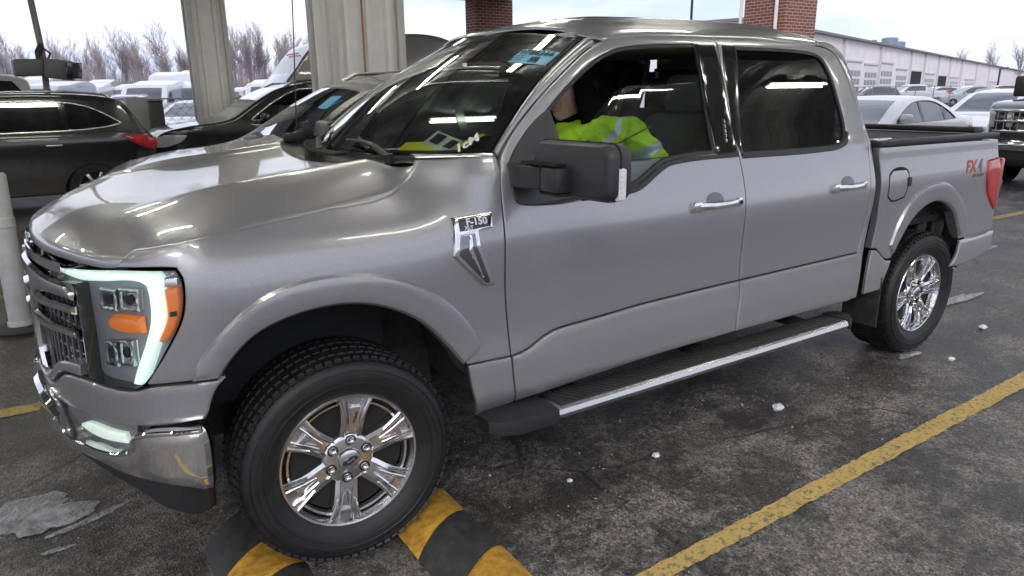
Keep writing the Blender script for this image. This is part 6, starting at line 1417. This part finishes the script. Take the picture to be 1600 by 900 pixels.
# ---------------------------------------------------------------- the driver
drv = empty('person', (1.78, -.43, .78), 0, 'driver leaning over the wheel in a yellow high visibility jacket and black hood', 'person')
skinm = mat('skin', (.62, .37, .29), rough=.5, noise=(40, .85, 1.15)); hiv = mat('high visibility cloth', (.50, .85, .02), rough=.75, noise=(7, .72, 1.12), bump=(9, .8, .02)); silv = mat('reflective tape', (.52, .60, .62), rough=.35, metal=.2); blk = mat('black fleece', (.004, .004, .005), rough=.95, spec=.1, bump=(60, .6, .004))
def skin_mesh(pts, edges, rad, levels=2):
    me = bpy.data.meshes.new('limb'); me.from_pydata([Vector(p) for p in pts], edges, []); o = bpy.data.objects.new('limb', me); COL.objects.link(o)
    md = o.modifiers.new('s', 'SKIN'); md.use_smooth_shade = True
    sv = me.skin_vertices[0].data
    for i, r in enumerate(rad): sv[i].radius = r if isinstance(r, tuple) else (r, r); sv[i].use_root = (i == 0)
    sb = o.modifiers.new('u', 'SUBSURF'); sb.levels = levels; sb.render_levels = levels
    bpy.context.view_layer.update(); m2 = bpy.data.meshes.new_from_object(o.evaluated_get(bpy.context.evaluated_depsgraph_get())); bpy.data.objects.remove(o); bpy.data.meshes.remove(me); return m2
JP = [(1.90, -.43, .82), (1.84, -.43, 1.02), (1.74, -.43, 1.20), (1.56, -.43, 1.385), (1.355, -.43, 1.42),
      (1.56, -.61, 1.43), (1.67, -.70, 1.27), (1.68, -.74, 1.10), (1.46, -.70, 1.08), (1.28, -.60, 1.15),
      (1.54, -.25, 1.42), (1.53, -.16, 1.18), (1.48, -.16, 1.06), (1.30, -.26, 1.17)]
JE = [(0, 1), (1, 2), (2, 3), (3, 4), (3, 5), (5, 6), (6, 7), (7, 8), (8, 9), (3, 10), (10, 11), (11, 12), (12, 13)]
# body: torso, arms, hands and head in one mesh
HP = JP + [(1.38, -.41, 1.50), (1.36, -.405, 1.57)]
HE = JE + [(4, 14), (14, 15)]
def fingers(w, d):
    # palm and five bent fingers closing on the wheel rim
    P_ = []; E_ = []; base = Vector(w) + Vector(d) * .07; side = Vector((0, .35, .94)).normalized()
    return base, side
HR = [.14, .14, .14, .105, .030, .065, .055, .045, .042, .028, .065, .05, .042, .028, .040, .045]
n0 = len(HP)
for wi in (9, 13):
    w = Vector(HP[wi]); d = Vector((-.75, .25 if wi == 9 else -.2, .45)).normalized(); side = Vector((.3, 0, .95)); side = (side - d * side.dot(d)).normalized(); up = d.cross(side)
    pi = len(HP); HP.append(tuple(w + d * .055)); HR.append((.018, .036)); HE.append((wi, pi))
    for k, ln in enumerate((.062, .075, .072, .055)):
        a = w + d * .085 + side * (-.030 + .020 * k); q = a + d * ln * .45 + up * -.004; e = q + d * ln * .15 - up * ln * .40
        i0 = len(HP); HP += [tuple(a), tuple(q), tuple(e)]; HR += [.0095, .0085, .007]; HE += [(pi, i0), (i0, i0 + 1), (i0 + 1, i0 + 2)]
    a = w + d * .03 + side * -.036; e = a + d * .035 - up * .025 - side * .01; i0 = len(HP); HP += [tuple(a), tuple(e)]; HR += [.011, .009]; HE += [(pi, i0), (i0, i0 + 1)]
bm = bmesh.new(); m2 = skin_mesh(HP, HE, HR); bm.from_mesh(m2); bpy.data.meshes.remove(m2)
# legs
m2 = skin_mesh([(1.90, -.43, .80), (1.80, -.55, .80), (1.38, -.58, .86), (1.22, -.58, .60), (1.08, -.58, .66), (1.80, -.31, .80), (1.38, -.27, .86), (1.22, -.27, .60), (1.08, -.27, .66)], [(0, 1), (1, 2), (2, 3), (3, 4), (0, 5), (5, 6), (6, 7), (7, 8)], [.13, .095, .07, .045, .035, .095, .07, .045, .035]); bm.from_mesh(m2); bpy.data.meshes.remove(m2)
HC = Vector((1.345, -.40, 1.628)); yaw = math.radians(3); pit = math.radians(12)
RH = Matrix.Rotation(yaw, 4, 'Z') @ Matrix.Rotation(-pit, 4, 'Y')   # local -x is the face direction
nu, nv = 56, 44; grid = []
def g_(x, c, w_): return math.exp(-((x - c) / w_)**2)
for j in range(nv + 1):
    v = j / nv; z = .125 - .25 * v; row = []
    prof = math.sqrt(max(0, 1 - ((z - .02) / .107)**2)) if z > .02 else 1 - .30 * ((.02 - z) / .145)**2.2
    for i in range(nu):
        th = 2 * math.pi * i / nu; th = th - 2 * math.pi if th > math.pi else th; cf = math.cos(th)
        fr = .098 if cf > 0 else .098; x = -fr * cf * (prof if z > .02 else (prof * (1 if cf > 0 else .85))); y = .076 * math.sin(th) * (prof if z > .02 else prof - .25 * max(0, cf) * ((.02 - z) / .145)**2)
        r = 0
        r += .024 * g_(th, 0, .13) * (g_(z, -.022, .020) + .45 * g_(z, .0, .020)); r += .006 * g_(th, 0, .5) * g_(z, .034, .010)            # nose, brow
        for e in (-1, 1): r -= .011 * g_(th, e * .42, .20) * g_(z, .015, .014); r += .005 * g_(th, e * .42, .12) * g_(z, .014, .009); r += .004 * g_(th, e * .62, .2) * g_(z, -.025, .02)
        r += .006 * g_(th, 0, .30) * (g_(z, -.056, .006) + g_(z, -.070, .007)) - .009 * g_(th, 0, .30) * g_(z, -.063, .0035); r += .008 * g_(th, 0, .32) * g_(z, -.100, .014) - .003 * g_(th, 0, .4) * g_(z, -.083, .007)
        r -= .006 * g_(abs(th), .55, .06) * g_(z, -.045, .02)
        for e in (-1, 1): r += .016 * g_(th, e * 1.62, .09) * g_(z, -.008, .026)                                                      # ears
        row.append(bm.verts.new(HC + RH @ Vector((x - r * math.cos(th), y + r * math.sin(th), z))))
    grid.append(row)
for j in range(nv):
    for i in range(nu):
        bm.faces.new((grid[j][i], grid[j][(i + 1) % nu], grid[j + 1][(i + 1) % nu], grid[j + 1][i]))
bm.faces.new(grid[0]); bm.faces.new(grid[-1])
def dc(o): o.parent = drv; o.matrix_parent_inverse = Matrix.Translation(-drv.location); return o
dc(finish(bm, 'body', skinm, recalc=True, ang=80))
for e in (-1, 1):
    b = MB(); t = bmesh.new(); bmesh.ops.create_uvsphere(t, u_segments=16, v_segments=10, radius=.0115); b._add(t, HC + RH @ Vector((-.078, e * .032, .015))); dc(b.build('eye', M['white'])); b = MB(); t = bmesh.new(); bmesh.ops.create_uvsphere(t, u_segments=12, v_segments=8, radius=.006); b._add(t, HC + RH @ Vector((-.0855, e * .032, .014))); dc(b.build('iris', M['ink']))
# jacket
m2 = skin_mesh(JP + [(1.27, -.43, 1.36), (1.24, -.43, 1.28)], JE + [(4, 14), (14, 15)], [.165, .17, .17, .150, .102, .092, .084, .076, .068, .052, .088, .078, .070, .052, .105, .10], 4)
bm = bmesh.new(); bm.from_mesh(m2); bpy.data.meshes.remove(m2)
for v in bm.verts:
    c = v.co; q_ = math.sin(c.z * 34 + c.x * 30 + c.y * 11 + 2 * math.sin(c.x * 17 + c.y * 8)); n_ = .010 * (1 - abs(q_))**2 - .004 + .004 * math.sin(c.z * 70 + c.y * 34 - c.x * 25); v.co += v.normal * n_
ax0, ax1 = Vector(JP[5]), Vector(JP[7]); dA = (ax1 - ax0).normalized()
for f in bm.faces:
    c = f.calc_center_median(); t = (c - ax0).dot(dA); f.material_index = 0
    if c.y < -.60 and c.x > 1.49 and .085 < t < .135: f.material_index = 1
    if -.63 < c.y < -.50 and abs(c.x - 1.475 - (c.z - 1.45) * .55) < .019 and c.z > 1.24: f.material_index = 1
    if abs(c.y + .43) < .2 and abs(c.z - 1.08) < .03: f.material_index = 1
dc(finish(bm, 'jacket', [hiv, silv], recalc=False, ang=80))
sm_ = mat('dark seam', (.10, .17, .01), rough=.9); u_ = dA.orthogonal().normalized(); v_ = dA.cross(u_)
b = MB(); b.tube([ax0 + dA * .015 + (u_ * math.cos(2 * math.pi * i / 28) + v_ * math.sin(2 * math.pi * i / 28)) * .098 for i in range(28)], .0035, n=5, closed=True); dc(b.build('sleeve_seam', sm_))
b = MB(); b.tube([(1.40, -.52, 1.47), (1.36, -.47, 1.38), (1.42, -.46, 1.22)], .006, n=6); dc(b.build('zip', M['ink']))
# hood: shell open at the face
bm = bmesh.new(); rows = []; 
for j in range(25):
    v = j / 24; z = .155 - .30 * v; prof = math.sqrt(max(.0, 1 - ((z - .02) / .137)**2)) if z > .02 else 1 + .25 * ((.02 - z) / .2)
    row = []
    for i in range(33):
        th = math.radians(74) + (math.radians(286) - math.radians(74)) * i / 32; cf = math.cos(th)
        x = -.125 * cf * prof + .012 + (.05 * max(0, (-z) / .2) if cf < 0 else -.01); y = .108 * math.sin(th) * prof * (1 + .15 * max(0, -z / .2)); w_ = .004 * math.sin(th * 9 + z * 60)
        row.append(bm.verts.new(HC + RH @ Vector((x + w_, y, z))))
    rows.append(row)
for j in range(24):
    for i in range(32): bm.faces.new((rows[j][i], rows[j][i + 1], rows[j + 1][i + 1], rows[j + 1][i]))
o = dc(finish(bm, 'hood', blk, recalc=False, ang=80)); md = o.modifiers.new('t', 'SOLIDIFY'); md.thickness = .012
b = MB(); b.tube([HC + RH @ Vector((.015, 0, -.10)), HC + RH @ Vector((.03, 0, -.15)), (1.40, -.43, 1.455)], [.080, .088, .082], n=24); dc(b.build('collar', blk))
lgM = Matrix(((.93, .28, -.22, 1.452), (-.30, .12, -.945, -.592), (-.22, .95, .20, 1.43), (0, 0, 0, 1)))
o = text_obj('chest_print', 'Manheim', .026, lgM, M['ink'], None, extrude=.001, bold=.0006); dc(o)
